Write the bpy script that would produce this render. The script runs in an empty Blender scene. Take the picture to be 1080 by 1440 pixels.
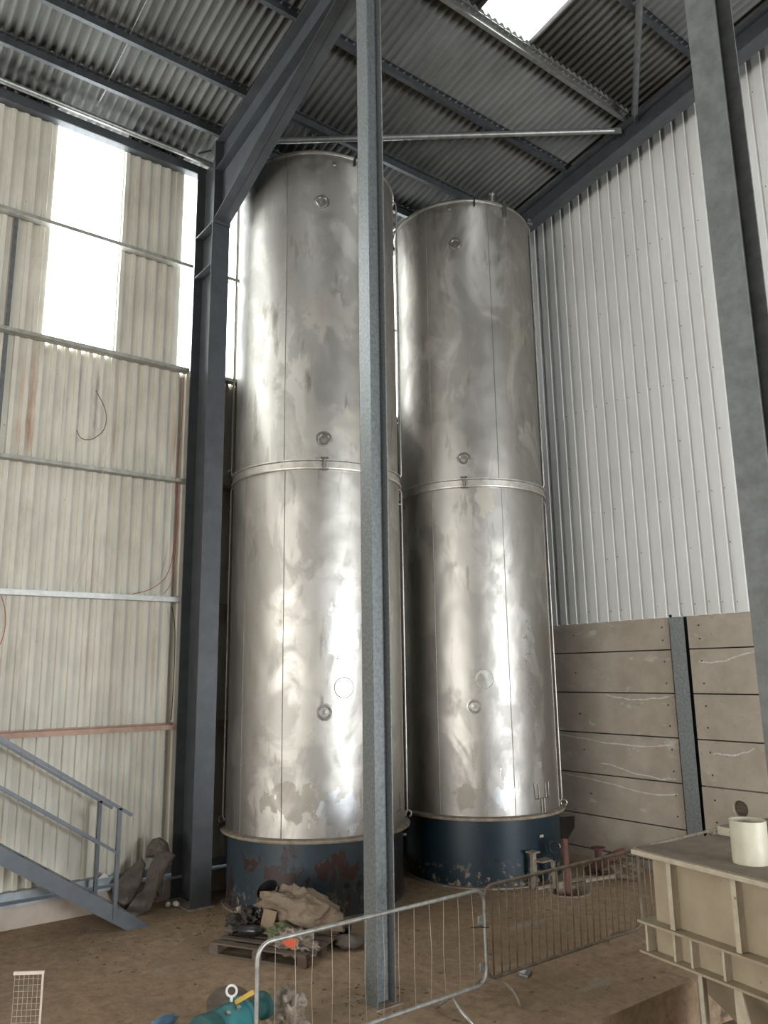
import bpy, bmesh, math, random
from mathutils import Vector, Matrix, noise

random.seed(7)
C = bpy.context.scene.collection
SC = bpy.context.scene
R = math.radians

# ------------------------------------------------------------------ camera
cam_d = bpy.data.cameras.new('camera')
cam = bpy.data.objects.new('camera', cam_d)
C.objects.link(cam)
cam_d.sensor_fit = 'HORIZONTAL'
cam_d.sensor_width = 36.0
cam_d.lens = 36.0 * 1102.2 / 1080.0
cam_d.clip_start = 0.05
cam_d.clip_end = 200
YAW, PITCH, ROLL = 0.9172116, 0.2024908, -0.0144510
fw = Vector((-math.sin(YAW)*math.cos(PITCH), math.cos(YAW)*math.cos(PITCH), math.sin(PITCH)))
rt = Vector((math.cos(YAW), math.sin(YAW), 0))
up = rt.cross(fw)
cx_ = rt*math.cos(ROLL) + up*math.sin(ROLL)
cy_ = up*math.cos(ROLL) - rt*math.sin(ROLL)
cam.matrix_world = Matrix(((cx_.x, cy_.x, -fw.x, 0), (cx_.y, cy_.y, -fw.y, 0), (cx_.z, cy_.z, -fw.z, 3.3), (0, 0, 0, 1)))
SC.camera = cam

# ------------------------------------------------------------------ world, lights, exposure
SC.view_settings.view_transform = 'Standard'
SC.view_settings.look = 'None'
SC.view_settings.gamma = 1
SC.view_settings.use_curve_mapping = False
SC.view_settings.exposure = 0.68
SC.cycles.use_denoising = True
SC.cycles.max_bounces = 8
SC.cycles.diffuse_bounces = 5
SC.cycles.glossy_bounces = 4
SC.cycles.caustics_reflective = False
SC.cycles.caustics_refractive = False
SC.cycles.sample_clamp_indirect = 6
w = bpy.data.worlds.new('overcast_sky'); SC.world = w; w.use_nodes = True
w.node_tree.nodes['Background'].inputs[0].default_value = (0.80, 0.90, 1.0, 1)
w.node_tree.nodes['Background'].inputs[1].default_value = 1.6

PANE_STRENGTH = 5.0      # daylight through the translucent sheets
def area(name, loc, rot, sx, sy, power, col):
    l = bpy.data.lights.new(name, 'AREA'); l.shape = 'RECTANGLE'; l.size = sx; l.size_y = sy
    l.energy = power; l.color = col
    o = bpy.data.objects.new(name, l); C.objects.link(o); o.location = loc; o.rotation_euler = rot
    return o
# daylight at the right-hand door, and an added wide fill at the unseen rear
area('door_daylight_right', (11.85, 8.0, 2.7), (0, R(90), 0), 5.0, 4.6, 1900, (0.88, 0.94, 1.0))
area('added_fill_rear', (0.0, -19.8, 3.2), (R(90), 0, 0), 19.0, 6.2, 2000, (1.0, 0.97, 0.92))

# ------------------------------------------------------------------ materials
def newmat(name):
    m = bpy.data.materials.new(name); m.use_nodes = True
    nt = m.node_tree
    return m, nt, nt.nodes['Principled BSDF']
def N(nt, t, **kw):
    n = nt.nodes.new(t)
    for k, v in kw.items():
        if k.startswith('i_'):
            n.inputs[k[2:].replace('_', ' ')].default_value = v
        else:
            setattr(n, k, v)
    return n
def coords(nt, scale=(1, 1, 1), loc=(0, 0, 0)):
    g = nt.nodes.new('ShaderNodeNewGeometry')
    mp = nt.nodes.new('ShaderNodeMapping'); mp.inputs['Scale'].default_value = scale; mp.inputs['Location'].default_value = loc
    nt.links.new(g.outputs['Position'], mp.inputs['Vector'])
    return mp.outputs['Vector']
def noise_fac(nt, scale, sc3=(1, 1, 1), detail=5, rough=0.6, lo=0.4, hi=0.6, dist=0.0, loc=(0, 0, 0)):
    n = nt.nodes.new('ShaderNodeTexNoise'); n.inputs['Scale'].default_value = scale
    n.inputs['Detail'].default_value = detail; n.inputs['Roughness'].default_value = rough
    n.inputs['Distortion'].default_value = dist
    nt.links.new(coords(nt, sc3, loc), n.inputs['Vector'])
    mr = nt.nodes.new('ShaderNodeMapRange'); mr.inputs['From Min'].default_value = lo; mr.inputs['From Max'].default_value = hi
    nt.links.new(n.outputs['Fac'], mr.inputs['Value'])
    return mr.outputs['Result']
def mix(nt, fac, a, b):
    mx = nt.nodes.new('ShaderNodeMix'); mx.data_type = 'RGBA'
    if isinstance(fac, float): mx.inputs[0].default_value = fac
    else: nt.links.new(fac, mx.inputs[0])
    for i, v in ((6, a), (7, b)):
        if isinstance(v, tuple): mx.inputs[i].default_value = (*v[:3], 1)
        else: nt.links.new(v, mx.inputs[i])
    return mx.outputs[2]
def mathn(nt, op, a, b=None):
    n = nt.nodes.new('ShaderNodeMath'); n.operation = op
    for i, v in ((0, a), (1, b)):
        if v is None: continue
        if isinstance(v, (int, float)): n.inputs[i].default_value = v
        else: nt.links.new(v, n.inputs[i])
    return n.outputs[0]
def bump(nt, b, h, strength=0.3, dist=0.02):
    n = nt.nodes.new('ShaderNodeBump'); n.inputs['Strength'].default_value = strength; n.inputs['Distance'].default_value = dist
    nt.links.new(h, n.inputs['Height']); nt.links.new(n.outputs[0], b.inputs['Normal'])
def mat(name, c1, c2=None, scale=6.0, rough=0.6, metal=0.0, sc3=(1, 1, 1), bmp=0.0, lo=0.35, hi=0.65, extra=None, spec=None):
    m, nt, b = newmat(name)
    b.inputs['Roughness'].default_value = rough; b.inputs['Metallic'].default_value = metal
    if spec is not None: b.inputs['Specular IOR Level'].default_value = spec
    if c2 is None:
        c2 = tuple(v*0.75 for v in c1)
    f = noise_fac(nt, scale, sc3, lo=lo, hi=hi)
    col = mix(nt, f, c1, c2)
    if extra:
        for (sc, s3, l, h, c) in extra:
            col = mix(nt, noise_fac(nt, sc, s3, lo=l, hi=h, detail=8, loc=(3.1, 1.7, 0.4)), col, c)
    nt.links.new(col, b.inputs['Base Color'])
    if bmp: bump(nt, b, f, bmp, 0.01)
    return m

M = {}
# worn stainless steel of the tanks
def tank_mat(name, patches, tint=(0.48, 0.453, 0.408)):
    m, nt, b = newmat(name)
    b.inputs['Metallic'].default_value = 1.0
    streak = noise_fac(nt, 3.0, (1, 1, 0.12), lo=0.3, hi=0.7)
    fine = noise_fac(nt, 60.0, (0.5, 0.5, 3.0), lo=0.3, hi=0.7, detail=3)
    blotch = noise_fac(nt, 1.3, (1, 1, 0.7), lo=0.47, hi=0.56, detail=7, dist=0.8)
    grime = noise_fac(nt, 5.0, (1, 1, 0.25), lo=0.58, hi=0.72, detail=8)
    col = mix(nt, streak, tint, tuple(v*0.86 for v in tint))
    col = mix(nt, blotch, col, tuple(v*0.82 for v in tint))
    pale = noise_fac(nt, 0.9, (1, 1, 0.6), lo=0.52, hi=0.58, detail=6, dist=1.2, loc=(5, 2, 7))
    col = mix(nt, pale, col, tuple(v*1.10 for v in tint))
    col = mix(nt, grime, col, (0.27, 0.245, 0.205))
    rgh = mathn(nt, 'ADD', mathn(nt, 'MULTIPLY', blotch, 0.10), mathn(nt, 'MULTIPLY', fine, 0.06))
    rgh = mathn(nt, 'ADD', rgh, 0.40)
    g = nt.nodes.new('ShaderNodeNewGeometry')
    for (px, py, pz, sx, sz, dcol, droc) in patches:      # scuffed / wiped areas with their own outline
        sub = nt.nodes.new('ShaderNodeVectorMath'); sub.operation = 'SUBTRACT'
        nt.links.new(g.outputs['Position'], sub.inputs[0]); sub.inputs[1].default_value = (px, py, pz)
        div = nt.nodes.new('ShaderNodeVectorMath'); div.operation = 'DIVIDE'
        nt.links.new(sub.outputs[0], div.inputs[0]); div.inputs[1].default_value = (sx, sx, sz)
        ln = nt.nodes.new('ShaderNodeVectorMath'); ln.operation = 'LENGTH'
        nt.links.new(div.outputs[0], ln.inputs[0])
        nz = noise_fac(nt, 5.5, (1, 1, 0.7), lo=0.25, hi=0.75, detail=6, loc=(px, py, pz))
        v = mathn(nt, 'ADD', ln.outputs['Value'], mathn(nt, 'MULTIPLY', nz, 1.3))
        mr = nt.nodes.new('ShaderNodeMapRange'); mr.inputs['From Min'].default_value = 1.38; mr.inputs['From Max'].default_value = 1.32
        nt.links.new(v, mr.inputs['Value'])
        col = mix(nt, mr.outputs[0], col, dcol)
        rgh = mathn(nt, 'ADD', rgh, mathn(nt, 'MULTIPLY', mr.outputs[0], droc))
    nt.links.new(col, b.inputs['Base Color']); nt.links.new(rgh, b.inputs['Roughness'])
    dent = noise_fac(nt, 1.1, (1, 1, 0.8), lo=0.0, hi=1.0, detail=2)
    dent2 = noise_fac(nt, 7.0, (1, 1, 0.6), lo=0.0, hi=1.0, detail=3)
    h = mathn(nt, 'ADD', mathn(nt, 'MULTIPLY', dent, 1.0), mathn(nt, 'MULTIPLY', dent2, 0.05))
    bump(nt, b, h, 0.35, 0.10)
    return m
PL = [(-10.0, 6.0, 1.55, 0.62, 0.30, (0.42, 0.39, 0.34), 0.12), (-9.65, 6.55, 1.35, 0.42, 0.42, (0.66, 0.66, 0.66), -0.12),
      (-9.75, 6.3, 4.5, 0.55, 0.35, (0.50, 0.47, 0.43), 0.08), (-9.65, 6.6, 3.9, 0.35, 0.55, (0.58, 0.58, 0.56), -0.10),
      (-9.7, 6.4, 8.9, 0.6, 0.5, (0.47, 0.43, 0.38), 0.06), (-9.6, 6.7, 7.1, 0.3, 0.4, (0.50, 0.46, 0.40), 0.06)]
PR = [(-9.62, 8.95, 1.35, 0.28, 0.26, (0.36, 0.33, 0.28), 0.10), (-9.25, 9.4, 1.4, 0.26, 0.30, (0.66, 0.66, 0.66), -0.12),
      (-9.1, 9.95, 3.9, 0.16, 0.6, (0.45, 0.43, 0.40), 0.08), (-9.3, 9.3, 6.2, 0.2, 0.4, (0.46, 0.42, 0.36), 0.08)]
M['steel_front'] = tank_mat('worn_stainless_front', PL)
M['steel_back'] = tank_mat('worn_stainless_back', PR, (0.43, 0.405, 0.365))
M['weld'] = mat('weld_seam', (0.30, 0.28, 0.25), (0.20, 0.18, 0.15), 30, 0.5, 0.9)
M['band'] = mat('dull_steel_band', (0.60, 0.58, 0.54), (0.46, 0.42, 0.36), 9, 0.42, 0.9, extra=[(4, (1, 1, 1), 0.62, 0.70, (0.30, 0.17, 0.09))])
M['flange_dirty'] = mat('dusty_flange', (0.36, 0.31, 0.25), (0.24, 0.18, 0.13), 9, 0.7, 0.4)
M['chrome'] = mat('polished_fitting', (0.50, 0.48, 0.44), (0.36, 0.34, 0.30), 25, 0.34, 1.0)
def skirt_mat(name, base, base2, rust, amount, pale):
    m, nt, b = newmat(name)
    b.inputs['Roughness'].default_value = 0.42
    col = mix(nt, noise_fac(nt, 2.5, lo=0.3, hi=0.7), base, base2)
    a = noise_fac(nt, 3.2, (1, 1, 0.7), lo=amount, hi=amount+0.015, detail=9, rough=0.62, dist=0.3, loc=(0.7, 3.3, 5))
    col = mix(nt, a, col, rust)
    g = nt.nodes.new('ShaderNodeSeparateXYZ'); gg = nt.nodes.new('ShaderNodeNewGeometry')
    nt.links.new(gg.outputs['Position'], g.inputs[0])
    low = nt.nodes.new('ShaderNodeMapRange'); low.inputs['From Min'].default_value = 0.42; low.inputs['From Max'].default_value = 0.05
    nt.links.new(g.outputs['Z'], low.inputs['Value'])
    fl = noise_fac(nt, 9, (1, 1, 0.9), lo=0.55, hi=0.60, detail=9, rough=0.7)
    col = mix(nt, mathn(nt, 'MULTIPLY', fl, low.outputs[0]), col, pale)
    fl2 = noise_fac(nt, 4, (1, 1, 0.5), lo=0.66, hi=0.69, detail=9, rough=0.7, loc=(9, 2, 1))
    col = mix(nt, fl2, col, tuple(v*0.4 for v in rust))
    nt.links.new(col, b.inputs['Base Color'])
    bump(nt, b, a, 0.4, 0.004)
    return m
M['skirt_front'] = skirt_mat('faded_blue_paint_rusty', (0.030, 0.052, 0.070), (0.032, 0.038, 0.038), (0.040, 0.018, 0.014), 0.545, (0.30, 0.22, 0.13))
M['skirt_back'] = skirt_mat('dark_blue_paint', (0.008, 0.024, 0.036), (0.007, 0.018, 0.026), (0.02, 0.03, 0.035), 0.66, (0.33, 0.26, 0.17))
M['cladding_left'] = mat('grimy_cream_cladding', (0.66, 0.62, 0.52), (0.55, 0.51, 0.42), 3, 0.55, sc3=(1, 1, 0.4),
    extra=[(7.0, (1, 1.0, 0.035), 0.66, 0.76, (0.42, 0.26, 0.16)), (22, (1, 1, 0.5), 0.70, 0.74, (0.10, 0.09, 0.07)), (3, (1, 1, 0.3), 0.60, 0.8, (0.42, 0.38, 0.29))])
def wall_streaks(m, streaks):
    nt = m.node_tree; b = nt.nodes['Principled BSDF']
    col = b.inputs['Base Color'].links[0].from_socket
    g = nt.nodes.new('ShaderNodeNewGeometry'); sp = nt.nodes.new('ShaderNodeSeparateXYZ'); nt.links.new(g.outputs['Position'], sp.inputs[0])
    for (y, wd, z0, z1, c, k) in streaks:
        dy = mathn(nt, 'ABSOLUTE', mathn(nt, 'SUBTRACT', sp.outputs['Y'], y))
        nz = noise_fac(nt, 9.0, (1, 1, 0.25), lo=0.3, hi=0.7, detail=7, loc=(y, 0, z0))
        a = nt.nodes.new('ShaderNodeMapRange'); a.inputs['From Min'].default_value = wd; a.inputs['From Max'].default_value = wd*0.2
        nt.links.new(mathn(nt, 'ADD', dy, mathn(nt, 'MULTIPLY', nz, wd*0.7)), a.inputs['Value'])
        zc = mathn(nt, 'ABSOLUTE', mathn(nt, 'SUBTRACT', sp.outputs['Z'], (z0+z1)/2))
        zz = nt.nodes.new('ShaderNodeMapRange'); zz.inputs['From Min'].default_value = (z1-z0)/2; zz.inputs['From Max'].default_value = (z1-z0)*0.25
        nt.links.new(zc, zz.inputs['Value'])
        col = mix(nt, mathn(nt, 'MULTIPLY', mathn(nt, 'MULTIPLY', a.outputs[0], zz.outputs[0]), k), col, c)
    nt.links.new(col, b.inputs['Base Color'])
wall_streaks(M['cladding_left'], [(2.66, 0.10, 6.2, 8.5, (0.40, 0.19, 0.09), 0.9), (2.50, 0.07, 6.4, 8.4, (0.45, 0.26, 0.15), 0.6), (3.72, 0.05, 2.6, 6.3, (0.40, 0.23, 0.14), 0.8),
    (3.95, 0.05, 6.6, 8.4, (0.36, 0.20, 0.12), 0.7), (4.93, 0.06, 6.6, 8.4, (0.42, 0.25, 0.15), 0.6), (3.35, 0.05, 6.6, 8.5, (0.16, 0.14, 0.12), 0.6), (3.62, 0.06, 6.9, 8.3, (0.15, 0.13, 0.11), 0.7), (3.12, 0.04, 6.6, 8.4, (0.22, 0.19, 0.15), 0.5), (4.75, 0.05, 2.7, 4.4, (0.42, 0.28, 0.18), 0.6)])
M['cladding_white'] = mat('white_liner_cladding', (0.70, 0.69, 0.65), (0.63, 0.62, 0.58), 2, 0.42, sc3=(1, 1, 0.3),
    extra=[(26, (1, 1, 0.6), 0.74, 0.77, (0.25, 0.23, 0.20))])
M['roof_sheet'] = mat('weathered_fibre_cement', (0.135, 0.133, 0.122), (0.09, 0.088, 0.08), 1.6, 0.8, sc3=(0.5, 1, 1),
    extra=[(3, (0.3, 1, 1), 0.58, 0.75, (0.075, 0.068, 0.06))])
M['steel_paint'] = mat('blue_grey_steel_paint', (0.078, 0.083, 0.088), (0.058, 0.062, 0.066), 4, 0.48, 0.25)
M['purlin'] = mat('dark_galvanised_purlin', (0.075, 0.08, 0.084), (0.05, 0.053, 0.056), 8, 0.5, 0.3)
M['purlin_bright'] = mat('bright_galvanised_purlin', (0.26, 0.26, 0.24), (0.18, 0.18, 0.165), 8, 0.4, 0.6)
M['galv'] = mat('galvanised_steel', (0.25, 0.262, 0.258), (0.16, 0.17, 0.168), 30, 0.5, 0.45, bmp=0.05)
M['galv_dark'] = mat('dull_galvanised_steel', (0.15, 0.155, 0.152), (0.105, 0.108, 0.104), 9, 0.55, 0.3, bmp=0.03)
M['girt'] = mat('dirty_galvanised_girt', (0.42, 0.42, 0.38), (0.30, 0.28, 0.23), 8, 0.5, 0.3)
M['girt_pale'] = mat('pale_galvanised_girt', (0.62, 0.62, 0.59), (0.50, 0.50, 0.46), 10, 0.45, 0.2)
M['girt_rust'] = mat('primer_red_girt', (0.48, 0.31, 0.23), (0.40, 0.25, 0.18), 6, 0.6)
M['stair'] = mat('stair_grey_paint', (0.105, 0.113, 0.122), (0.08, 0.087, 0.095), 5, 0.45, 0.2)
M['tread'] = mat('galvanised_tread', (0.36, 0.39, 0.40), (0.25, 0.27, 0.28), 8, 0.5, 0.4)
M['concrete'] = mat('precast_concrete', (0.42, 0.355, 0.28), (0.34, 0.285, 0.22), 2.2, 0.85, bmp=0.15,
    extra=[(1.8, (1, 1, 2.2), 0.62, 0.70, (0.50, 0.46, 0.40)), (14, (1, 1, 1), 0.66, 0.72, (0.22, 0.18, 0.14))])
M['lime'] = mat('lime_bloom', (0.62, 0.59, 0.53), (0.50, 0.46, 0.40), 20, 0.9)
M['kerb'] = mat('pinkish_render_kerb', (0.52, 0.44, 0.37), (0.42, 0.34, 0.27), 3, 0.85)
M['black'] = mat('black_gap', (0.012, 0.012, 0.012), (0.02, 0.02, 0.02), 5, 0.7)
M['barrier_galv'] = mat('galvanised_barrier_tube', (0.42, 0.41, 0.38), (0.28, 0.26, 0.23), 12, 0.42, 0.55)
M['barrier_dirty'] = mat('muddy_barrier_tube', (0.27, 0.225, 0.17), (0.17, 0.13, 0.095), 9, 0.6, 0.25)
M['hopper'] = mat('cream_hopper_paint', (0.36, 0.29, 0.195), (0.30, 0.24, 0.16), 4, 0.55,
    extra=[(16, (1, 1, 1), 0.70, 0.73, (0.18, 0.10, 0.05))])
M['hopper_edge'] = mat('cream_hopper_rib', (0.50, 0.43, 0.32), (0.40, 0.34, 0.25), 10, 0.5, extra=[(20, (1, 1, 1), 0.66, 0.70, (0.17, 0.09, 0.05))])
M['lid_dust'] = mat('dusty_brown_lid', (0.24, 0.185, 0.14), (0.18, 0.135, 0.10), 6, 0.9, extra=[(18, (1, 1, 1), 0.70, 0.74, (0.42, 0.36, 0.28))])
M['pvc'] = mat('cream_plastic_pipe', (0.56, 0.52, 0.40), (0.48, 0.44, 0.33), 4, 0.45)
M['wood'] = mat('weathered_pallet_wood', (0.155, 0.12, 0.09), (0.10, 0.075, 0.055), 5, 0.85, sc3=(1, 1, 6), bmp=0.2)
M['wood_red'] = mat('red_brown_pallet_block', (0.12, 0.07, 0.05), (0.08, 0.05, 0.035), 6, 0.85)
M['sack'] = mat('grey_brown_sacking', (0.135, 0.112, 0.09), (0.09, 0.072, 0.056), 5, 0.9, bmp=0.3)
M['tarp'] = mat('brown_dusty_tarp', (0.26, 0.195, 0.13), (0.18, 0.13, 0.09), 4, 0.85, bmp=0.3)
M['film'] = mat('crumpled_film', (0.38, 0.31, 0.24), (0.22, 0.17, 0.13), 12, 0.4, bmp=0.3)
M['green'] = mat('faded_green_sack', (0.10, 0.13, 0.055), (0.15, 0.15, 0.08), 6, 0.85)
M['card'] = mat('brown_cardboard', (0.30, 0.22, 0.145), (0.23, 0.165, 0.11), 5, 0.85)
M['orange'] = mat('orange_label', (0.80, 0.13, 0.04), (0.65, 0.10, 0.035), 5, 0.6)
M['blackp'] = mat('black_plastic', (0.018, 0.018, 0.02), (0.03, 0.028, 0.026), 8, 0.28)
M['rag'] = mat('black_rag', (0.03, 0.027, 0.025), (0.07, 0.055, 0.04), 10, 0.9)
M['teal'] = mat('teal_pump_paint', (0.045, 0.21, 0.22), (0.035, 0.16, 0.17), 6, 0.4, extra=[(6, (1, 1, 1), 0.62, 0.72, (0.14, 0.15, 0.12))])
M['teal_dark'] = mat('dark_green_pump_paint', (0.025, 0.10, 0.095), (0.02, 0.07, 0.065), 8, 0.45)
M['yellow'] = mat('yellow_tag', (0.62, 0.40, 0.06), (0.52, 0.33, 0.05), 8, 0.5)
M['white'] = mat('white_plastic', (0.72, 0.70, 0.66), (0.60, 0.57, 0.52), 8, 0.5)
M['bluep'] = mat('blue_plastic', (0.10, 0.23, 0.38), (0.16, 0.28, 0.40), 12, 0.4)
M['mesh'] = mat('bare_weld_mesh', (0.42, 0.36, 0.29), (0.34, 0.28, 0.22), 8, 0.6, 0.2)
M['pinkbar'] = mat('pale_mesh_frame', (0.62, 0.52, 0.45), (0.55, 0.45, 0.38), 8, 0.6)
M['red_wire'] = mat('red_wire', (0.36, 0.07, 0.045), (0.25, 0.05, 0.03), 8, 0.5)
M['cord'] = mat('pale_string', (0.55, 0.50, 0.38), (0.45, 0.40, 0.30), 8, 0.8)
M['rusty'] = mat('rusty_red_steel', (0.15, 0.055, 0.04), (0.09, 0.045, 0.035), 8, 0.8)
M['leaf'] = mat('dry_leaf_litter', (0.17, 0.12, 0.075), (0.12, 0.085, 0.05), 8, 0.9)
M['sticker'] = mat('faded_sticker', (0.42, 0.40, 0.35), (0.34, 0.32, 0.28), 30, 0.7)
M['sticker_line'] = mat('faded_sticker_print', (0.26, 0.245, 0.22), (0.32, 0.30, 0.26), 30, 0.7)
M['outer_wall'] = mat('far_hall_cladding', (0.55, 0.54, 0.50), (0.46, 0.45, 0.41), 2, 0.7)
# dusty concrete floor
m, nt, b = newmat('dusty_concrete_floor'); b.inputs['Roughness'].default_value = 0.85
col = mix(nt, noise_fac(nt, 0.9, lo=0.35, hi=0.65, detail=8), (0.46, 0.315, 0.195), (0.33, 0.225, 0.14))
col = mix(nt, noise_fac(nt, 7, lo=0.42, hi=0.66, detail=10, rough=0.75), col, (0.24, 0.165, 0.10))
col = mix(nt, noise_fac(nt, 2.2, (1, 0.4, 1), lo=0.60, hi=0.70, detail=8), col, (0.40, 0.33, 0.25))
col = mix(nt, noise_fac(nt, 28, lo=0.66, hi=0.72, detail=6), col, (0.09, 0.062, 0.04))
col = mix(nt, noise_fac(nt, 3.0, (1, 0.5, 1), lo=0.62, hi=0.68, detail=9, rough=0.7, loc=(4, 8, 0)), col, (0.14, 0.095, 0.06))
nt.links.new(col, b.inputs['Base Color'])
bump(nt, b, noise_fac(nt, 12, lo=0.2, hi=0.8, detail=10, rough=0.7), 0.45, 0.02)
M['floor'] = m
M['pit'] = mat('dark_muddy_pit', (0.13, 0.095, 0.065), (0.09, 0.065, 0.045), 2, 0.9)
# translucent sheets, lit from outside by the sky
m, nt, b = newmat('translucent_daylight_sheet')
b.inputs['Base Color'].default_value = (0.8, 0.85, 0.85, 1); b.inputs['Roughness'].default_value = 0.5
b.inputs['Emission Color'].default_value = (0.93, 0.98, 1.0, 1); b.inputs['Emission Strength'].default_value = PANE_STRENGTH
M['pane'] = m
m = m.copy(); m.name = 'translucent_rooflight_sheet'; m.node_tree.nodes['Principled BSDF'].inputs['Emission Strength'].default_value = 3.2
M['roof_pane'] = m

# ------------------------------------------------------------------ mesh helpers
class MB:
    def __init__(s): s.bm = bmesh.new()
    def box(s, c, d, rot=None, bev=0.0):
        r = bmesh.ops.create_cube(s.bm, size=1.0)
        mt = Matrix.Translation(Vector(c)) @ ((rot.to_4x4() if rot is not None else Matrix.Identity(4))) @ Matrix.Diagonal((*d, 1))
        bmesh.ops.transform(s.bm, matrix=mt, verts=r['verts'])
        if bev:
            ed = list({e for v in r['verts'] for e in v.link_edges})
            bmesh.ops.bevel(s.bm, geom=ed, offset=bev, segments=2, affect='EDGES', profile=0.5)
        return s
    def ab(s, a, b, bev=0.0):
        a, b = Vector(a), Vector(b); d = b-a
        return s.box((a+b)/2, (abs(d.x), abs(d.y), abs(d.z)), None, bev)
    def prism(s, poly, a, b, u, v):
        """sweep a 2-D outline (u, v axes) from point a to point b"""
        a, b, u, v = Vector(a), Vector(b), Vector(u), Vector(v)
        A = [s.bm.verts.new(a + u*p[0] + v*p[1]) for p in poly]; B = [s.bm.verts.new(b + u*p[0] + v*p[1]) for p in poly]
        n = len(poly)
        for i in range(n): s.bm.faces.new((A[i], A[(i+1) % n], B[(i+1) % n], B[i]))
        s.bm.faces.new(A[::-1]); s.bm.faces.new(B)
        return s
    def hsec(s, a, b, fdir, wdir, depth, width, tf=0.016, tw=0.012):
        """H section: depth measured along fdir, flange width along wdir"""
        d, w_ = depth/2, width/2
        P = [(-w_, -d), (w_, -d), (w_, -d+tf), (tw/2, -d+tf), (tw/2, d-tf), (w_, d-tf), (w_, d), (-w_, d), (-w_, d-tf), (-tw/2, d-tf), (-tw/2, -d+tf), (-w_, -d+tf)]
        return s.prism(P, a, b, wdir, fdir)
    def tube(s, pts, r, seg=10, cap=True):
        pts = [Vector(p) for p in pts]; rings = []
        n = len(pts)
        ref = None
        for i, p in enumerate(pts):
            t = (pts[min(i+1, n-1)] - pts[max(i-1, 0)]).normalized()
            if ref is None:
                ref = Vector((0, 0, 1)) if abs(t.z) < 0.9 else Vector((1, 0, 0))
            u = (ref - t*ref.dot(t)).normalized(); v = t.cross(u); ref = u
            rr = r[i] if isinstance(r, (list, tuple)) else r
            rings.append([s.bm.verts.new(p + (u*math.cos(k*2*math.pi/seg) + v*math.sin(k*2*math.pi/seg))*rr) for k in range(seg)])
        for i in range(n-1):
            for k in range(seg):
                s.bm.faces.new((rings[i][k], rings[i][(k+1) % seg], rings[i+1][(k+1) % seg], rings[i+1][k]))
        if cap:
            s.bm.faces.new(rings[0][::-1]); s.bm.faces.new(rings[-1])
        return s
    def lathe(s, prof, c=(0, 0, 0), seg=96, rot=None, a0=0.0, a1=2*math.pi):
        full = abs(a1-a0-2*math.pi) < 1e-6
        n = seg if full else seg+1
        mt = Matrix.Translation(Vector(c)) @ (rot.to_4x4() if rot is not None else Matrix.Identity(4))
        rings = []
        for (r, z) in prof:
            rings.append([s.bm.verts.new(mt @ Vector((r*math.cos(a0+(a1-a0)*k/seg), r*math.sin(a0+(a1-a0)*k/seg), z))) for k in range(n)])
        for i in range(len(prof)-1):
            for k in range(seg):
                kk = (k+1) % n
                s.bm.faces.new((rings[i][k], rings[i][kk], rings[i+1][kk], rings[i+1][k]))
        return s
    def cyl(s, c, r, h, axis='Z', seg=24):
        rot = {'Z': Matrix.Identity(3), 'X': Matrix.Rotation(R(90), 3, 'Y'), 'Y': Matrix.Rotation(R(-90), 3, 'X')}[axis] if isinstance(axis, str) else Vector((0, 0, 1)).rotation_difference(Vector(axis)).to_matrix()
        return s.lathe([(0.0005, -h/2), (r, -h/2), (r, h/2), (0.0005, h/2)], c, seg, rot)
    def blob(s, c, size, rot=None, amp=0.18, freq=2.0, seed=0, sub=4, crease=True, flat=False):
        r = bmesh.ops.create_icosphere(s.bm, subdivisions=sub, radius=1.0)
        mt = Matrix.Translation(Vector(c)) @ (rot.to_4x4() if rot is not None else Matrix.Identity(4)) @ Matrix.Diagonal((*size, 1))
        for v in r['verts']:
            p = v.co.copy(); o = Vector((seed*3.7, seed*1.3, seed*7.1))
            n_ = noise.noise(p*freq + o)
            if crease: n_ = 1.0 - 2.6*abs(n_) + 0.5*noise.noise(p*freq*2.7 + o) - 0.35*abs(noise.noise(p*freq*5 + o))*2
            v.co = p * (1.0 + amp*n_)
        bmesh.ops.transform(s.bm, matrix=mt, verts=r['verts'])
        if flat:
            for v in r['verts']:
                if v.co.z < 0.004: v.co.z = 0.004
        return s
    def build(s, name, m, parent=None, smooth=False, local=False, origin=None):
        me = bpy.data.meshes.new(name)
        o = bpy.data.objects.new(name, me); C.objects.link(o)
        bmesh.ops.recalc_face_normals(s.bm, faces=s.bm.faces)
        if parent is not None:
            o.parent = parent
            if not local:
                w_ = wloc(parent)
                bmesh.ops.transform(s.bm, matrix=w_.inverted(), verts=s.bm.verts)
        elif origin is not None:
            o.location = origin
            if not local:
                bmesh.ops.translate(s.bm, vec=-Vector(origin), verts=s.bm.verts)
        s.bm.to_mesh(me); s.bm.free()
        me.materials.append(M[m] if isinstance(m, str) else m)
        if smooth:
            for p in me.polygons: p.use_smooth = True
            if smooth == 'auto':
                me.set_sharp_from_angle(angle=R(40))
        return o
def wloc(o):
    m_ = Matrix.Translation(o.location) @ o.rotation_euler.to_matrix().to_4x4()
    return wloc(o.parent) @ m_ if o.parent else m_
def thing(name, loc, label, cat, group=None, rotz=0.0):
    o = bpy.data.objects.new(name, None); C.objects.link(o)
    o.empty_display_size = 0.2
    o.location = loc; o.rotation_euler = (0, 0, rotz)
    return tag(o, label, cat, group)
def tag(o, label, cat, group=None, kind=None):
    o['label'] = label; o['category'] = cat
    if group: o['group'] = group
    if kind: o['kind'] = kind
    return o
def struct(o, label=None):
    o['kind'] = 'structure'
    if label: o['label'] = label
    return o
def dup(o, parent=None):
    c = o.copy(); C.objects.link(c); c.parent = parent
    for ch in list(o.children): dup(ch, c)
    return c
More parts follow.
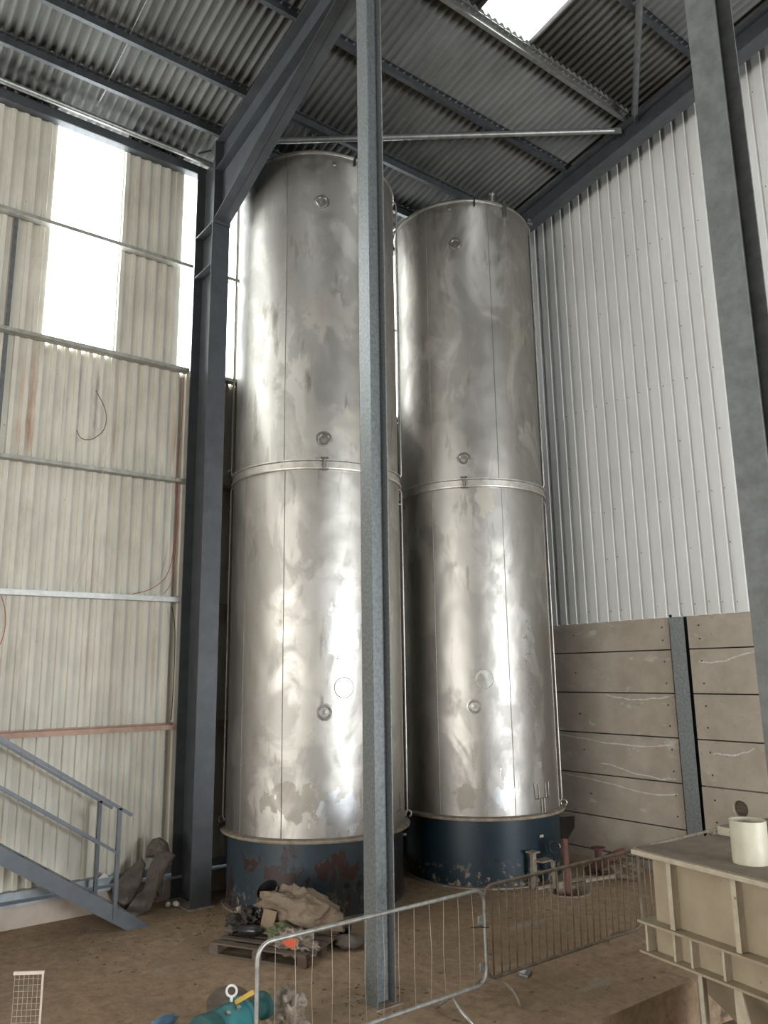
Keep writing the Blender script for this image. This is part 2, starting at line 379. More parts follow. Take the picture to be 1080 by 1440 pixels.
def arc(c, r, a0, a1, u, v, n=8):
    c, u, v = Vector(c), Vector(u), Vector(v)
    return [c + u*r*math.cos(a0+(a1-a0)*i/n) + v*r*math.sin(a0+(a1-a0)*i/n) for i in range(n+1)]

# ------------------------------------------------------------------ the hall (setting)
XL, YG, XR, YB = -12.30, 12.00, 12.0, -20.0
SL = 0.16
def zp(x): return 12.47 + SL*(x+11.38)          # underside of the purlins
def zs(x): return zp(x) + 0.20                  # roof sheet
XE = -5.43                                      # edge of the raised slab
HOLE = (-8.56, 9.98, 0.30)

def holed(bm, P, u0, u1, v0, v1, cu, cv, rad, n=32):
    """flat plate u0..u1 x v0..v1 with a round hole; P maps (u, v) to a point; returns the rim"""
    rim, out = [], []
    for k in range(n):
        a = 2*math.pi*(k+0.5)/n; du, dv = math.cos(a), math.sin(a)
        t_ = min(((u1 if du > 0 else u0)-cu)/du, ((v1 if dv > 0 else v0)-cv)/dv)
        rim.append(bm.verts.new(P(cu+rad*du, cv+rad*dv))); out.append(bm.verts.new(P(cu+t_*du, cv+t_*dv)))
    for k in range(n): bm.faces.new((rim[k], rim[(k+1) % n], out[(k+1) % n], out[k]))
    for (u, v) in ((u0, v0), (u1, v0), (u1, v1), (u0, v1)):      # fill the four corners
        a = math.atan2(v-cv, u-cu) % (2*math.pi); k = int(math.floor(a/(2*math.pi)*n-0.5)) % n
        bm.faces.new((out[k], bm.verts.new(P(u, v)), out[(k+1) % n]))
    return rim
# floor slab with the open manhole
bm = bmesh.new()
inner = holed(bm, lambda u, v: (u, v, 0), XL-0.1, XE, YB, YG+0.3, HOLE[0], HOLE[1], HOLE[2])
i4 = [bm.verts.new((v.co.x, v.co.y, -0.5)) for v in inner]
for i in range(32): bm.faces.new((inner[i], inner[(i+1) % 32], i4[(i+1) % 32], i4[i]))
e0, e1, e2, e3 = [bm.verts.new(p) for p in ((XE, YB, 0), (XE, YG+0.3, 0), (XE, YG+0.3, -0.7), (XE, YB, -0.7))]
bm.faces.new((e0, e1, e2, e3))
bm.faces.new(i4)
mb = MB(); mb.bm.free(); mb.bm = bm
struct(mb.build('floor', 'floor'))
struct(MB().ab((XE, YB, -0.7), (XR, YG+0.3, -0.6)).build('floor_pit', 'pit'))

def trap_sheet(mb, p0, run, zfun, z0, n_dir, pitch, length, depth, prof, start=0.0, thick=0.006, ztop=None):
    """profiled sheet: prof = [(t, d)] over one pitch, run along vector 'run'"""
    p0, run, n_dir = Vector(p0), Vector(run), Vector(n_dir)
    xs = []
    k = math.floor(-start/pitch) - 1
    while True:
        base = start + k*pitch
        if base > length: break
        for (t, d) in prof:
            q = base + t*pitch
            if 0 <= q <= length: xs.append((q, d*depth))
        k += 1
    if xs[0][0] > 1e-4: xs.insert(0, (0.0, xs[0][1]))
    if xs[-1][0] < length-1e-4: xs.append((length, xs[-1][1]))
    rows = []
    for (q, d) in xs:
        p = p0 + run*q + n_dir*d
        pb = p - n_dir*thick
        zt = ztop(p) if ztop else zfun
        rows.append((mb.bm.verts.new((p.x, p.y, z0)), mb.bm.verts.new((p.x, p.y, zt)), mb.bm.verts.new((pb.x, pb.y, z0)), mb.bm.verts.new((pb.x, pb.y, zt))))
    for i in range(len(rows)-1):
        a, b_ = rows[i], rows[i+1]
        mb.bm.faces.new((a[0], b_[0], b_[1], a[1])); mb.bm.faces.new((a[2], a[3], b_[3], b_[2]))
        mb.bm.faces.new((a[1], b_[1], b_[3], a[3])); mb.bm.faces.new((a[0], a[2], b_[2], b_[0]))
    return mb
RIB = [(0.0, 0), (0.07, 1), (0.40, 1), (0.47, 0)]
WZ0, WZ1 = 8.58, 12.24
wins = [(2.74 + 2.21*k, 3.84 + 2.21*k) for k in range(-9, 5)]
mb = MB()
trap_sheet(mb, (XL, YB, 0), (0, 1, 0), WZ0-0.08, 0.40, (1, 0, 0), 0.1842, YG-YB, 0.045, RIB, start=0.05)
cur = YB
for (a, b_) in wins + [(YG, YG)]:
    a_ = min(a, YG)
    if a_ - cur > 0.02:
        trap_sheet(mb, (XL, cur, 0), (0, 1, 0), 12.56, WZ0-0.14, (1, 0, 0), 0.1842, a_-cur, 0.045, RIB, start=0.02)
    cur = b_
    if a_ >= YG: break
struct(mb.build('wall_left', 'cladding_left'))
for i, (a, b_) in enumerate(w_ for w_ in wins if w_[0] < YG-0.5):
    mb = MB(); trap_sheet(mb, (XL-0.012, a-0.05, 0), (0, 1, 0), 12.5, WZ0-0.16, (1, 0, 0), 0.1842, min(b_, YG)-a+0.1, 0.034, RIB, start=0.07)
    struct(mb.build('window_%d' % (i+1), 'pane'), 'translucent daylight sheet in the left cladding')
# kerb and base rail under the left cladding
struct(MB().ab((XL-0.3, YB, -0.02), (-12.14, YG, 0.30)).build('baseboard_left', 'kerb'))
mb = MB(); mb.ab((XL-0.04, YB, 0.36), (-12.16, YG, 0.46)); mb.ab((XL-0.04, YB, 0.30), (-12.05, YG, 0.335))
struct(mb.build('trim_1', 'tread'))
# outer walls behind the camera: right-hand door, rear gap widened for the added fill
def zt_(x): return zs(min(x, -x)) if x > 0 else zs(x)
mb = MB()
mb.ab((XR, YB, -0.7), (XR+0.1, 5.7, zs(-12.3))); mb.ab((XR, 10.3, -0.7), (XR+0.1, YG, zs(-12.3))); mb.ab((XR, 5.7, 5.2), (XR+0.1, 10.3, zs(-12.3)))
struct(mb.build('wall_right', 'outer_wall'))
mb = MB(); t = 0.1
def rearpoly(x0, x1, z0):
    P = [(x0, z0), (x1, z0), (x1, zt_(x1))] + ([(0, zt_(0))] if x0 < 0 < x1 else []) + [(x0, zt_(x0))]
    mb.prism(P, (0, YB-t, 0), (0, YB, 0), (1, 0, 0), (0, 0, 1))
rearpoly(XL, -9.6, 0); rearpoly(-9.6, 9.6, 6.4); rearpoly(9.6, XR, -0.7)
struct(mb.build('wall_rear', 'outer_wall'))
# roof: corrugated sheet, near slope and far slope, with openings for the rooflights
rl = [(7.56 - 5.5*k, 8.64 - 5.5*k) for k in range(0, 6)]
def corr(mb, y0, y1, x0, x1, sgn=1, mat_off=0.0):
    pitch, n = 0.146, 8
    k0 = int(math.floor(y0/pitch*n)); k1 = int(math.ceil(y1/pitch*n))
    prev = None
    for k in range(k0, k1+1):
        y = min(max(k*pitch/n, y0), y1)
        dz = 0.030*max(-1.0, min(1.0, 0.35 + 1.5*math.cos(2*math.pi*y/pitch))) + mat_off
        za, zb = (zs(x0)+dz, zs(x1)+dz) if sgn > 0 else (zs(-x0)+dz, zs(-x1)+dz)
        cur_ = (mb.bm.verts.new((x0, y, za)), mb.bm.verts.new((x1, y, zb)), mb.bm.verts.new((x0, y, za+0.007)), mb.bm.verts.new((x1, y, zb+0.007)))
        if prev:
            mb.bm.faces.new((prev[0], prev[1], cur_[1], cur_[0])); mb.bm.faces.new((prev[2], cur_[2], cur_[3], prev[3]))
            mb.bm.faces.new((prev[0], cur_[0], cur_[2], prev[2])); mb.bm.faces.new((prev[1], prev[3], cur_[3], cur_[1]))
        prev = cur_
RX0, RX1 = -7.22, -4.45
mb = MB()
corr(mb, YB, YG, -12.42, RX0); corr(mb, YB, YG, RX1, 0)
yy = YG
for (a, b_) in rl:
    corr(mb, b_, yy, RX0, RX1); yy = a
corr(mb, YB, yy, RX0, RX1)
corr(mb, YB, YG, 0, 12.42, -1)
struct(mb.build('ceiling', 'roof_sheet', smooth=True))
for i, (a, b_) in enumerate(rl):
    mb = MB(); corr(mb, a-0.06, b_+0.06, RX0-0.05, RX1+0.05, 1, 0.012)
    struct(mb.build('window_%d' % (20+i), 'roof_pane', smooth=True), 'translucent rooflight sheet in the roof')
# gable wall: white liner above, precast panels below
GRV = [(0.0, 1), (0.07, 0), (0.34, 0), (0.41, 1)]
mb = MB()
trap_sheet(mb, (XL, YG+0.03, 0), (1, 0, 0), 0, 4.155, (0, -1, 0), 0.2403, XR-XL, 0.055, GRV, start=(-8.966-XL) % 0.2403, ztop=lambda p: zt_(p.x)-0.03)
trap_sheet(mb, (XL, YG+0.023, 0), (1, 0, 0), 0, 8.20, (0, -1, 0), 0.2403, XR-XL, 0.055, GRV, start=(-8.966-XL) % 0.2403, ztop=lambda p: zt_(p.x)-0.03)
gab = struct(mb.build('wall_gable', 'cladding_white'))
mb = MB()
for k in range(-14, 40):
    x = -8.966 + 0.2403*k
    for z in (4.36, 5.3, 6.2, 7.2, 8.26, 9.2, 10.1, 11.0, 11.9, 12.8):
        if x > XL+0.1 and x < -2 and z < zt_(x)-0.2 and random.random() < (0.9 if z in (4.36, 8.26) else 0.4):
            mb.cyl((x+0.2403*0.2+random.uniform(-0.02, 0.02), YG+(0.026 if z < 8.2 else 0.018), z+random.uniform(-0.03, 0.03)), 0.011, 0.012, 'Y', 8)
mb.build('cladding_screw', 'flange_dirty', gab)['kind'] = 'stuff'
JZ = [4.30, 3.62, 2.895, 2.172, 1.450, 0.729, 0.15, -0.6]
bays = [(-12.3, -7.80), (-7.45, -3.0), (-2.6, 2.0), (2.4, 7.0), (7.4, 12.0)]
base = thing('wall_gable_base', (0, YG+0.1, 0), '', ''); del base['label']; del base['category']; base['kind'] = 'structure'
for bi, (x0, x1) in enumerate(bays):
    for j in range(7):
        mb = MB()
        if bi == 1 and j == 4:       # panel with the round service hole
            bm = mb.bm; hx, hz, hr = -6.83, 1.17, 0.125
            z1, z0 = JZ[4]-0.012, JZ[5]+0.006
            inn = holed(bm, lambda u, v: (u, YG+.06, v), x0, x1, z0, z1, hx, hz, hr, 24)
            inb = [bm.verts.new((v.co.x, YG+.16, v.co.z)) for v in inn]
            for i in range(24): bm.faces.new((inn[i], inn[(i+1) % 24], inb[(i+1) % 24], inb[i]))
            bm.faces.new(inb)
            MB().cyl((hx, YG+0.15, hz), hr-0.004, 0.012, 'Y', 24).build('hole_dark_disc', 'wood', base)  # added dark disc: dusty brown and shade inside the hole put into its colour
            mb.ab((x0, YG+.17, z0), (x1, YG+.2, z1))
            mb.build('concrete_panel', 'concrete', base)
            continue
        if j == 4: pass
        mb.ab((x0, YG+0.06, JZ[j+1]+0.006), (x1, YG+0.2, JZ[j]-(0.012 if j else 0.0)), 0.008)
        mb.build('concrete_panel', 'concrete', base)
# dark backing in the joints, bolt holes and lime lines on the nearer panels
MB().ab((XL, YG+0.21, -0.6), (XR, YG+0.24, 4.3)).build('joint_backing', 'black', base)
mb = MB()
for (x, z) in [(-9.85, 3.95), (-9.85, 3.25), (-9.80, 2.50), (-9.76, 1.86), (-9.66, 1.10)] + [(q, z) for z in (4.0, 3.78, 3.42, 3.06, 2.7, 2.36, 1.98, 1.63, 1.25, 0.92) for q in (-7.93, -7.24)]:
    mb.cyl((x, YG+0.058, z), 0.014, 0.008, 'Y', 10)
mb.build('bolt_hole', 'black', base)['kind'] = 'stuff'
mb = MB(); mb.prism([(-10.62, 0.56), (-10.08, 0.66), (-10.10, 0.45), (-10.20, 0.33), (-10.31, 0.17), (-10.45, 0.22), (-10.62, 0.30)], (0, YG+0.056, 0), (0, YG+0.062, 0), (1, 0, 0), (0, 0, 1))
mb.build('dark_stain', 'sack', base)
def ribbon(mb, pts, w0, y):
    prev = None
    for i, (x, z) in enumerate(pts):
        ww = w0*(0.4+0.9*random.random())
        c_ = [mb.bm.verts.new((x, y, z+ww)), mb.bm.verts.new((x, y, z-ww))]
        if prev: mb.bm.faces.new((prev[0], c_[0], c_[1], prev[1]))
        prev = c_
for (x0, x1, z0, z1) in [(-10.4, -7.9, 2.07, 2.02), (-10.3, -7.9, 1.34, 1.28), (-9.2, -7.9, 2.84, 2.80), (-9.4, -7.9, 1.60, 1.52), (-7.2, -6.5, 1.9, 2.1), (-7.3, -6.3, 3.42, 3.5)]:
    mb = MB(); n = 40
    ribbon(mb, [(x0+(x1-x0)*i/n, z0+(z1-z0)*i/n + 0.03*noise.noise(Vector((i*0.13, z0*7, 0))) + 0.05*math.sin(i*0.11+z0)) for i in range(n+1)], 0.012, YG+0.0575)
    mb.build('lime_stain', 'lime', base)

# ------------------------------------------------------------------ steel frame
def frame_thing(name, mb, m, loc, label, cat, group=None):
    return tag(mb.build(name, m, origin=loc), label, cat, group)
# left portal column: flanges face +x / -x
YC = 5.27
t = thing('steel_column', (-11.75, YC, 0), 'dark blue-grey steel column at the left wall, left of the front tank, carrying the haunched rafter', 'steel column')
mb = MB(); mb.hsec((-11.74, YC, 0), (-11.74, YC, zp(-12.1)-0.02), (1, 0, 0), (0, 1, 0), 0.72, 0.32, 0.022, 0.014)
mb.build('column_shaft', 'steel_paint', t)
mb = MB()
for s in (-1, 1):
    mb.ab((-12.06, YC+s*0.012, 10.92), (-11.41, YC+s*0.155, 10.945)); mb.ab((-12.06, YC+s*0.012, 10.15), (-11.41, YC+s*0.155, 10.17))
mb.build('stiffener_plate', 'steel_paint', t)
MB().ab((-12.14, YC-0.2, 0), (-11.33, YC+0.2, 0.02)).build('base_plate', 'flange_dirty', t)
# rafter with haunch
def raf_label():
    return 'dark grey haunched steel rafter rising from the left column over the front tank'
t = thing('roof_rafter', (-11.38, YC, 10.9), raf_label(), 'rafter')
ux = Vector((1, 0, SL)).normalized(); un = Vector((-SL, 0, 1)).normalized()
def rafter(mb, x0, x1, y, depth, width, off=0.0, sl=1):
    a = Vector((x0, y, zp(x0) if x0 <= 0 else zp(-x0))) - Vector((0, 0, depth/2+off)); b_ = Vector((x1, y, zp(x1) if x1 <= 0 else zp(-x1))) - Vector((0, 0, depth/2+off))
    mb.hsec(a, b_, (0, 0, 1), (0, 1, 0), depth, width, 0.018, 0.012)
mb = MB(); rafter(mb, -11.375, 0, YC, 0.58, 0.30); rafter(mb, 0, 11.4, YC, 0.58, 0.30)
mb.build('rafter_beam', 'steel_paint', t)
mb = MB(); hx1 = -7.3
za, zb = 10.95, zp(hx1)-0.62
mb.prism([(-11.372, za), (hx1, zb), (hx1, zp(hx1)-0.58), (-11.372, zp(-11.372)-0.58)], (0, YC-0.007, 0), (0, YC+0.007, 0), (1, 0, 0), (0, 0, 1))
d_ = Vector((hx1+11.372, 0, zb-za)); pn = Vector((-d_.z, 0, d_.x)).normalized()*0.02
mb.prism([(-11.372, za), (hx1, zb), (hx1+pn.x, zb+pn.z), (-11.372+pn.x, za+pn.z)], (0, YC-0.15, 0), (0, YC+0.15, 0), (1, 0, 0), (0, 0, 1))
mb.build('haunch', 'steel_paint', t)
mb = MB(); mb.ab((-11.38, YC-0.16, 10.9), (-11.35, YC+0.16, zp(-11.36)))
mb.build('end_plate', 'steel_paint', t)
# galvanised posts
def post(name, x, y, ztop, w, dpt, m, label, zb=0.0):
    t = thing(name, (x, y, zb), label, 'steel post')
    MB().hsec((x, y, zb), (x, y, ztop), (0, 1, 0), (1, 0, 0), dpt, w, 0.013, 0.010).build('post_shaft', m, t)
    MB().ab((x-w/2-0.05, y-dpt/2-0.05, zb), (x+w/2+0.05, y+dpt/2+0.05, zb+0.012)).build('base_plate', 'flange_dirty', t)
    return t
post('steel_post', -7.085, 5.29, zp(-7.085)-0.585, 0.215, 0.24, 'galv', 'bright galvanised steel post standing in front of the front tank, mid-photo')
post('steel_post', -2.605, 5.31, zp(-2.605)-0.58, 0.23, 0.28, 'galv_dark', 'dark grey steel post at the right edge in front of the white cladding', -0.6)
# gable beam and its columns
t = thing('gable_rafter', (-11.9, 11.4, 12), 'dark blue-grey steel rafter running up along the top of the white gable wall', 'rafter')
mb = MB(); rafter(mb, -12.0, 0, 11.42, 0.42, 0.30); rafter(mb, 0, 11.97, 11.42, 0.42, 0.30); mb.build('rafter_beam', 'steel_paint', t)
for x in (-11.88, 11.80): MB().hsec((x, 11.42, 0 if x < 0 else -0.6), (x, 11.42, zp(-11.9)-0.42), (1, 0, 0), (0, 1, 0), 0.3, 0.3).build('rafter_leg', 'steel_paint', t)
mb = MB(); mb.ab((-7.76, YG+0.03, -0.02), (-7.50, YG+0.05, 4.2)); mb.ab((-7.64, YG+0.05, -0.02), (-7.625, YG+0.25, 4.2))
frame_thing('wall_column', mb, 'galv', (-7.63, YG+0.05, 0), 'grey steel column set between the concrete panels below the white cladding', 'steel column')
mb = MB()
for x in (-2.8, 2.2, 7.2):
    t2 = MB().ab((x-0.14, YG+0.03, -0.6), (x+0.14, YG+0.05, 4.2)).ab((x-0.01, YG+0.05, -0.6), (x+0.01, YG+0.2, 4.2))
    t2.build('wall_column', 'galv', base)
mb.bm.free()
# purlins
def cee(mb, a, b_, h, w, tck, sgn=1):
    P = [(0, 0), (w, 0), (w, 0.018), (w-tck, 0.018), (w-tck, tck), (tck, tck), (tck, h-tck), (w-tck, h-tck), (w-tck, h-0.018), (w, h-0.018), (w, h), (0, h)]
    mb.prism([(p[0]*sgn, p[1]) for p in P], a, b_, (1, 0, 0), (0, 0, 1))
pn_names = {-11.29: 'dark grey roof purlin nearest above the tubular eaves rail, left of the rafter top', -10.33: 'dark grey roof purlin second up from the left eaves, over the front tank',
            -8.73: 'dark grey roof purlin third up from the left eaves, crossing behind the centre post', -7.31: 'grey roof purlin running along the lower edge of the rooflight', -5.86: 'grey roof purlin at the top right, above the rooflight line'}
for x, lab in pn_names.items():
    mb = MB(); cee(mb, (x, YB, zp(x)), (x, YG, zp(x)), 0.19, 0.075, 0.004)
    frame_thing('roof_purlin', mb, 'purlin_bright' if x in (-7.31,) else 'purlin', (x, 4, zp(x)), lab, 'purlin', 'roof purlins')
mb = MB()
for x in (-4.4, -2.9, -1.5, -0.2): cee(mb, (x, YB, zp(x)), (x, YG, zp(x)), 0.19, 0.075, 0.004)
struct(mb.build('trim_2', 'purlin'))
# tubular eaves rail, eaves beam
mb = MB(); mb.tube([(-11.88, YB, 12.36), (-11.88, YG, 12.36)], 0.05, 14)
frame_thing('eaves_rail', mb, 'purlin_bright', (-11.88, 4, 12.36), 'shiny tubular eaves rail below the roof sheets on the left', 'rail')
mb = MB(); mb.ab((XL+0.035, YB, 12.24), (XL+0.20, YG, 12.255)); mb.ab((XL+0.19, YB, 12.24), (XL+0.205, YG, 12.40)); mb.ab((XL+0.035, YB, 12.385), (XL+0.20, YG, 12.40))
frame_thing('eaves_beam', mb, 'steel_paint', (XL+0.1, 4, 12.24), 'dark eaves beam along the top of the left cladding above the bright window sheets', 'beam')
# bracing tubes in the roof plane
b0 = Vector((-7.42, 11.34, zp(-7.42)-0.12))
for (a, b_, lab) in [((-7.40, 11.22, zp(-7.4)-0.12), (-11.15, 5.44, zp(-11.1)-0.05), 'galvanised brace tube crossing level behind the post tops, from gable rafter to left rafter'),
                     ((-7.06, 11.22, zp(-7.06)-0.12), (-2.6, 5.44, zp(-2.6)-0.12), 'galvanised brace tube hanging upright in the photo at the upper right')]:
    a, b_ = Vector(a), Vector(b_); d = (b_-a).normalized()
    t = thing('brace_tube', a, lab, 'brace')
    MB().tube([a + d*0.10, b_ - d*0.12], 0.055, 16).build('tube', 'purlin_bright' if b_.x < -8 else 'galv_dark', t, smooth='auto')
    for p in (a + d*0.05, b_ - d*0.05): MB().box(p, (0.012, 0.20, 0.12), d.to_track_quat('Y', 'Z').to_matrix()).build('end_gusset', 'galv_dark', t)
# sag rods in the left roof bay
for (xa, xb, lab) in [(-11.85, -11.29, 'thin sag rod between the eaves rail and the first purlin'), (-11.29, -10.33, 'thin sag rod between the first and second purlins on the left'), (-10.33, -8.73, 'thin sag rod between the second and third purlins on the left')]:
    mb = MB(); mb.tube([(xa+0.05, 3.19, zp(xa)+0.13), (xb+0.02, 3.19, zp(xb)+0.04)], 0.010, 8)
    frame_thing('sag_rod', mb, 'galv', ((xa+xb)/2, 3.19, zp(xa)), lab, 'rod', 'sag rods')
mb = MB(); mb.prism([(-0.02, -0.015), (0.02, -0.015), (0.02, 0.015), (-0.02, 0.015)], (-11.52, 5.10, 12.36), (-11.52, 4.86, 12.20), (1, 0, 0), (0, 0, 1))
frame_thing('fly_brace', mb, 'steel_paint', (-11.6, 4.9, 12.1), 'short dark angle brace just left of the rafter foot', 'brace')
# wall girts
GX0 = XL+0.047
girts = [(10.36, 'girt', 'dirty galvanised wall girt crossing the middle of the window sheets'), (8.42, 'girt', 'dirty wall girt at the bottom of the window sheets'),
         (6.46, 'girt', 'dirty galvanised wall girt below the window sheets, second under the windows'), (4.47, 'girt_pale', 'pale galvanised wall girt at mid height with red wires above it'),
         (2.48, 'girt_rust', 'reddish brown wall girt above the staircase handrail')]
for z, mm, lab in girts:
    mb = MB()
    P = [(0, 0), (0.155, 0), (0.155, 0.075), (0.151, 0.075), (0.151, 0.004), (0.004, 0.004), (0.004, 0.10), (0, 0.10)] if z < 5 else [(0, 0), (0.155, 0), (0.155, 0.022), (0.151, 0.022), (0.151, 0.004), (0.004, 0.004), (0.004, 0.075), (0, 0.075)]
    if z < 5: mb.prism(P, (GX0, YB, z), (GX0, YC-0.17, z), (1, 0, 0), (0, 0, 1)); mb.prism(P, (GX0, YC+0.17, z), (GX0, YG, z), (1, 0, 0), (0, 0, 1))
    else:
        P2 = [(0, 0), (0.155, 0), (0.155, 0.06), (0.151, 0.06), (0.151, 0.004), (0.004, 0.004), (0.004, 0.10), (0, 0.10)]
        mb.prism(P2, (GX0, YB, z), (GX0, YC-0.17, z), (1, 0, 0), (0, 0, 1)); mb.prism(P2, (GX0, YC+0.17, z), (GX0, YG, z), (1, 0, 0), (0, 0, 1))
    frame_thing('wall_girt', mb, mm, (GX0, 3, z), lab, 'girt', 'wall girts')
mb = MB(); mb.ab((GX0, 2.19, 6.56), (GX0+0.02, 2.25, 8.42)); mb.ab((GX0, 2.19, 8.53), (GX0+0.02, 2.25, 10.36))
frame_thing('wall_strap', mb, 'galv_dark', (GX0, 2.22, 6.5), 'thin dark vertical strap between the upper wall girts at the far left', 'strap')

# ------------------------------------------------------------------ the two tanks
def tank(cx, cy, r, zb, zm, zt, front, mats, labels, ports, seams, a_cam, pipes):
    shell, skirt = mats
    t = thing('storage_tank', (cx, cy, 0), labels, 'tank', 'tall stainless steel tanks')
    def P(ang, rr, z): return Vector((cx + rr*math.cos(R(ang)), cy + rr*math.sin(R(ang)), z))
    s_ = MB().lathe([(r-0.03, 0.0), (r-0.03, zb-0.02), (0.01, zb-0.02)], (cx, cy, 0), 128).build('base_skirt', skirt, t, smooth='auto')
    MB().lathe([(r-0.035, 0.0), (r+0.045, 0.0), (r+0.045, 0.02), (r-0.032, 0.022)], (cx, cy, 0), 128).build('foot_ring', 'flange_dirty', s_)
    hb = MB()
    for a in pipes['holes']:
        p = P(a, r-0.028, 0.42 if front else 0.41)
        hb = MB().cyl(p, 0.042, 0.012, (math.cos(R(a)), math.sin(R(a)), 0), 20)
        hb.build('bolt_hole', 'black', s_)
    MB().lathe([(r-0.02, zb-0.03), (r+0.075, zb-0.03), (r+0.085, zb-0.01), (r+0.08, zb+0.012), (r+0.01, zb+0.03), (r-0.02, zb+0.03)], (cx, cy, 0), 128).build('base_flange', 'flange_dirty', t, smooth='auto')
    # slightly out-of-round shells, the way rolled sheet sits
    def shellmesh(name, z0, z1, rr, seed, close):
        mb = MB(); n = 192; nz = 36
        prof = [(rr, z0 + (z1-z0)*i/nz) for i in range(nz+1)]
        mb.lathe(prof, (cx, cy, 0), n)
        for v in mb.bm.verts:
            d = Vector((v.co.x-cx, v.co.y-cy, 0)); a = math.atan2(d.y, d.x)
            k = 0.007*noise.noise(Vector((math.cos(a)*1.6, math.sin(a)*1.6, v.co.z*0.35+seed)))
            k += 0.0035*noise.noise(Vector((math.cos(a)*4, math.sin(a)*4, v.co.z*1.1+seed*2)))
            edge = min(1.0, (v.co.z-z0)/0.5, (z1-v.co.z)/0.5)
            v.co += d.normalized()*k*max(edge, 0)
        if close:
            mb.lathe([(rr, z1), (rr-0.02, z1+0.06), (rr*0.7, z1+0.16), (0.4, z1+0.26), (0.01, z1+0.28)], (cx, cy, 0), n)
            bmesh.ops.remove_doubles(mb.bm, verts=mb.bm.verts, dist=0.0005)
        return mb.build(name, shell, t, smooth='auto')
    lo = shellmesh('lower_shell', zb+0.01, zm, r, 1.0+cx, False)
    hi = shellmesh('upper_shell', zm, zt, r-0.012, 5.0+cy, True)
    MB().lathe([(r-0.005, zm-0.085), (r+0.04, zm-0.085), (r+0.05, zm-0.07), (r+0.05, zm-0.055), (r+0.022, zm-0.045), (r+0.022, zm+0.045), (r+0.05, zm+0.055), (r+0.05, zm+0.075), (r-0.02, zm+0.09)], (cx, cy, 0), 128).build('clamp_band', 'band', t, smooth='auto')
    MB().lathe([(r-0.014, zt-0.02), (r+0.004, zt-0.02), (r+0.006, zt+0.01), (r-0.03, zt+0.02)], (cx, cy, 0), 128).build('top_rim', 'band', t, smooth='auto')
    # clamp toggle
    a = pipes['clamp']
    rad = Vector((math.cos(R(a)), math.sin(R(a)), 0)); tan = Vector((-rad.y, rad.x, 0))
    mrot = Matrix((tan, rad, Vector((0, 0, 1)))).transposed()
    mb = MB(); c0 = P(a, r+0.07, zm)
    mb.box(c0, (0.03, 0.03, 0.17), mrot, 0.006); mb.box(c0+Vector((0, 0, 0.09)), (0.12, 0.07, 0.018), mrot, 0.004); mb.box(c0-Vector((0, 0, 0.09)), (0.12, 0.07, 0.018), mrot, 0.004)
    mb.box(c0 - rad*0.03, (0.06, 0.04, 0.10), mrot)
    mb.build('clamp_bolt', 'weld', t)
    # weld seams
    for (ang, z0, z1, par) in seams:
        n = 30
        base_r = r if par == 'lo' else r-0.012
        mb = MB()
        pts = []
        for i in range(n+1):
            z = z0+(z1-z0)*i/n
            pts.append(P(ang + 0.08*noise.noise(Vector((z*2, ang, 0))), base_r+0.0015, z))
        mb.tube(pts, 0.0065, 6)
        mb.build('weld_seam', 'weld', lo if par == 'lo' else hi)
    # round ports
    for (ang, z, par) in ports:
        rad = Vector((math.cos(R(ang)), math.sin(R(ang)), 0)); q = Vector((0, 0, 1)).rotation_difference(rad).to_matrix()
        c0 = P(ang, (r if par == 'lo' else r-0.012), z)
        mb = MB()
        mb.lathe([(0.125, -0.006), (0.122, 0.006), (0.098, 0.008), (0.097, 0.028), (0.090, 0.036), (0.080, 0.036), (0.073, 0.028), (0.072, 0.008), (0.05, 0.007), (0.001, 0.012)], c0, 40, q)
        mb.build('round_port', 'chrome', lo if par == 'lo' else hi, smooth='auto')
    # side pipes running the height
    for (ang, z0, z1, rr) in pipes['vert']:
        mb = MB(); p0 = P(ang, r+0.045, z0)
        pts = [P(ang, r-0.01, z0), P(ang, r+0.03, z0), P(ang, r+0.045, z0+0.05)] + [P(ang, r+0.045, z0+(z1-z0)*k/6) for k in range(1, 6)] + [P(ang, r+0.045, z1-0.05), P(ang, r+0.02, z1), P(ang, r-0.03, z1)]
        mb.tube(pts, rr, 10)
        mb.build('side_pipe', 'band', t, smooth=True)
    # hooked lugs at the ring ends
    for (ang, z) in pipes['hooks']:
        rad = Vector((math.cos(R(ang)), math.sin(R(ang)), 0)); c0 = P(ang, r+0.06, z)
        mb = MB(); mb.tube(arc(c0, 0.05, -1.2, 4.0, rad, Vector((0, 0, 1)), 14), 0.016, 8)
        mb.build('lifting_hook', 'chrome', t, smooth=True)
    return t, P, lo, hi
RLT = 1.385; RRT = 1.345
tl, PLF, lo, hi = tank(-10.96, 6.97, RLT, 1.03, 6.43, 11.80, True, ('steel_front', 'skirt_front'),
    'stainless steel tank nearer the left column, on a rusty faded blue skirt', [(-29.7, 10.89, 'hi'), (-28.0, 6.84, 'hi'), (-27.2, 2.76, 'lo')],
    [(-53.0, 1.05, 6.37, 'lo'), (-54.0, 6.5, 11.78, 'hi'), (-2.8, 1.05, 6.37, 'lo'), (-3.2, 6.5, 11.78, 'hi'), (-85.0, 1.05, 6.37, 'lo'), (45, 1.05, 6.37, 'lo')], 0,
    {'holes': [-13.9, -5.7], 'clamp': -28.0, 'vert': [(-116, 1.15, 6.34, 0.014), (-116, 6.55, 11.6, 0.014), (53, 1.15, 6.34, 0.014), (53, 6.55, 11.75, 0.014)], 'hooks': [(-120, 6.62), (-120, 1.13), (56, 1.13)]})
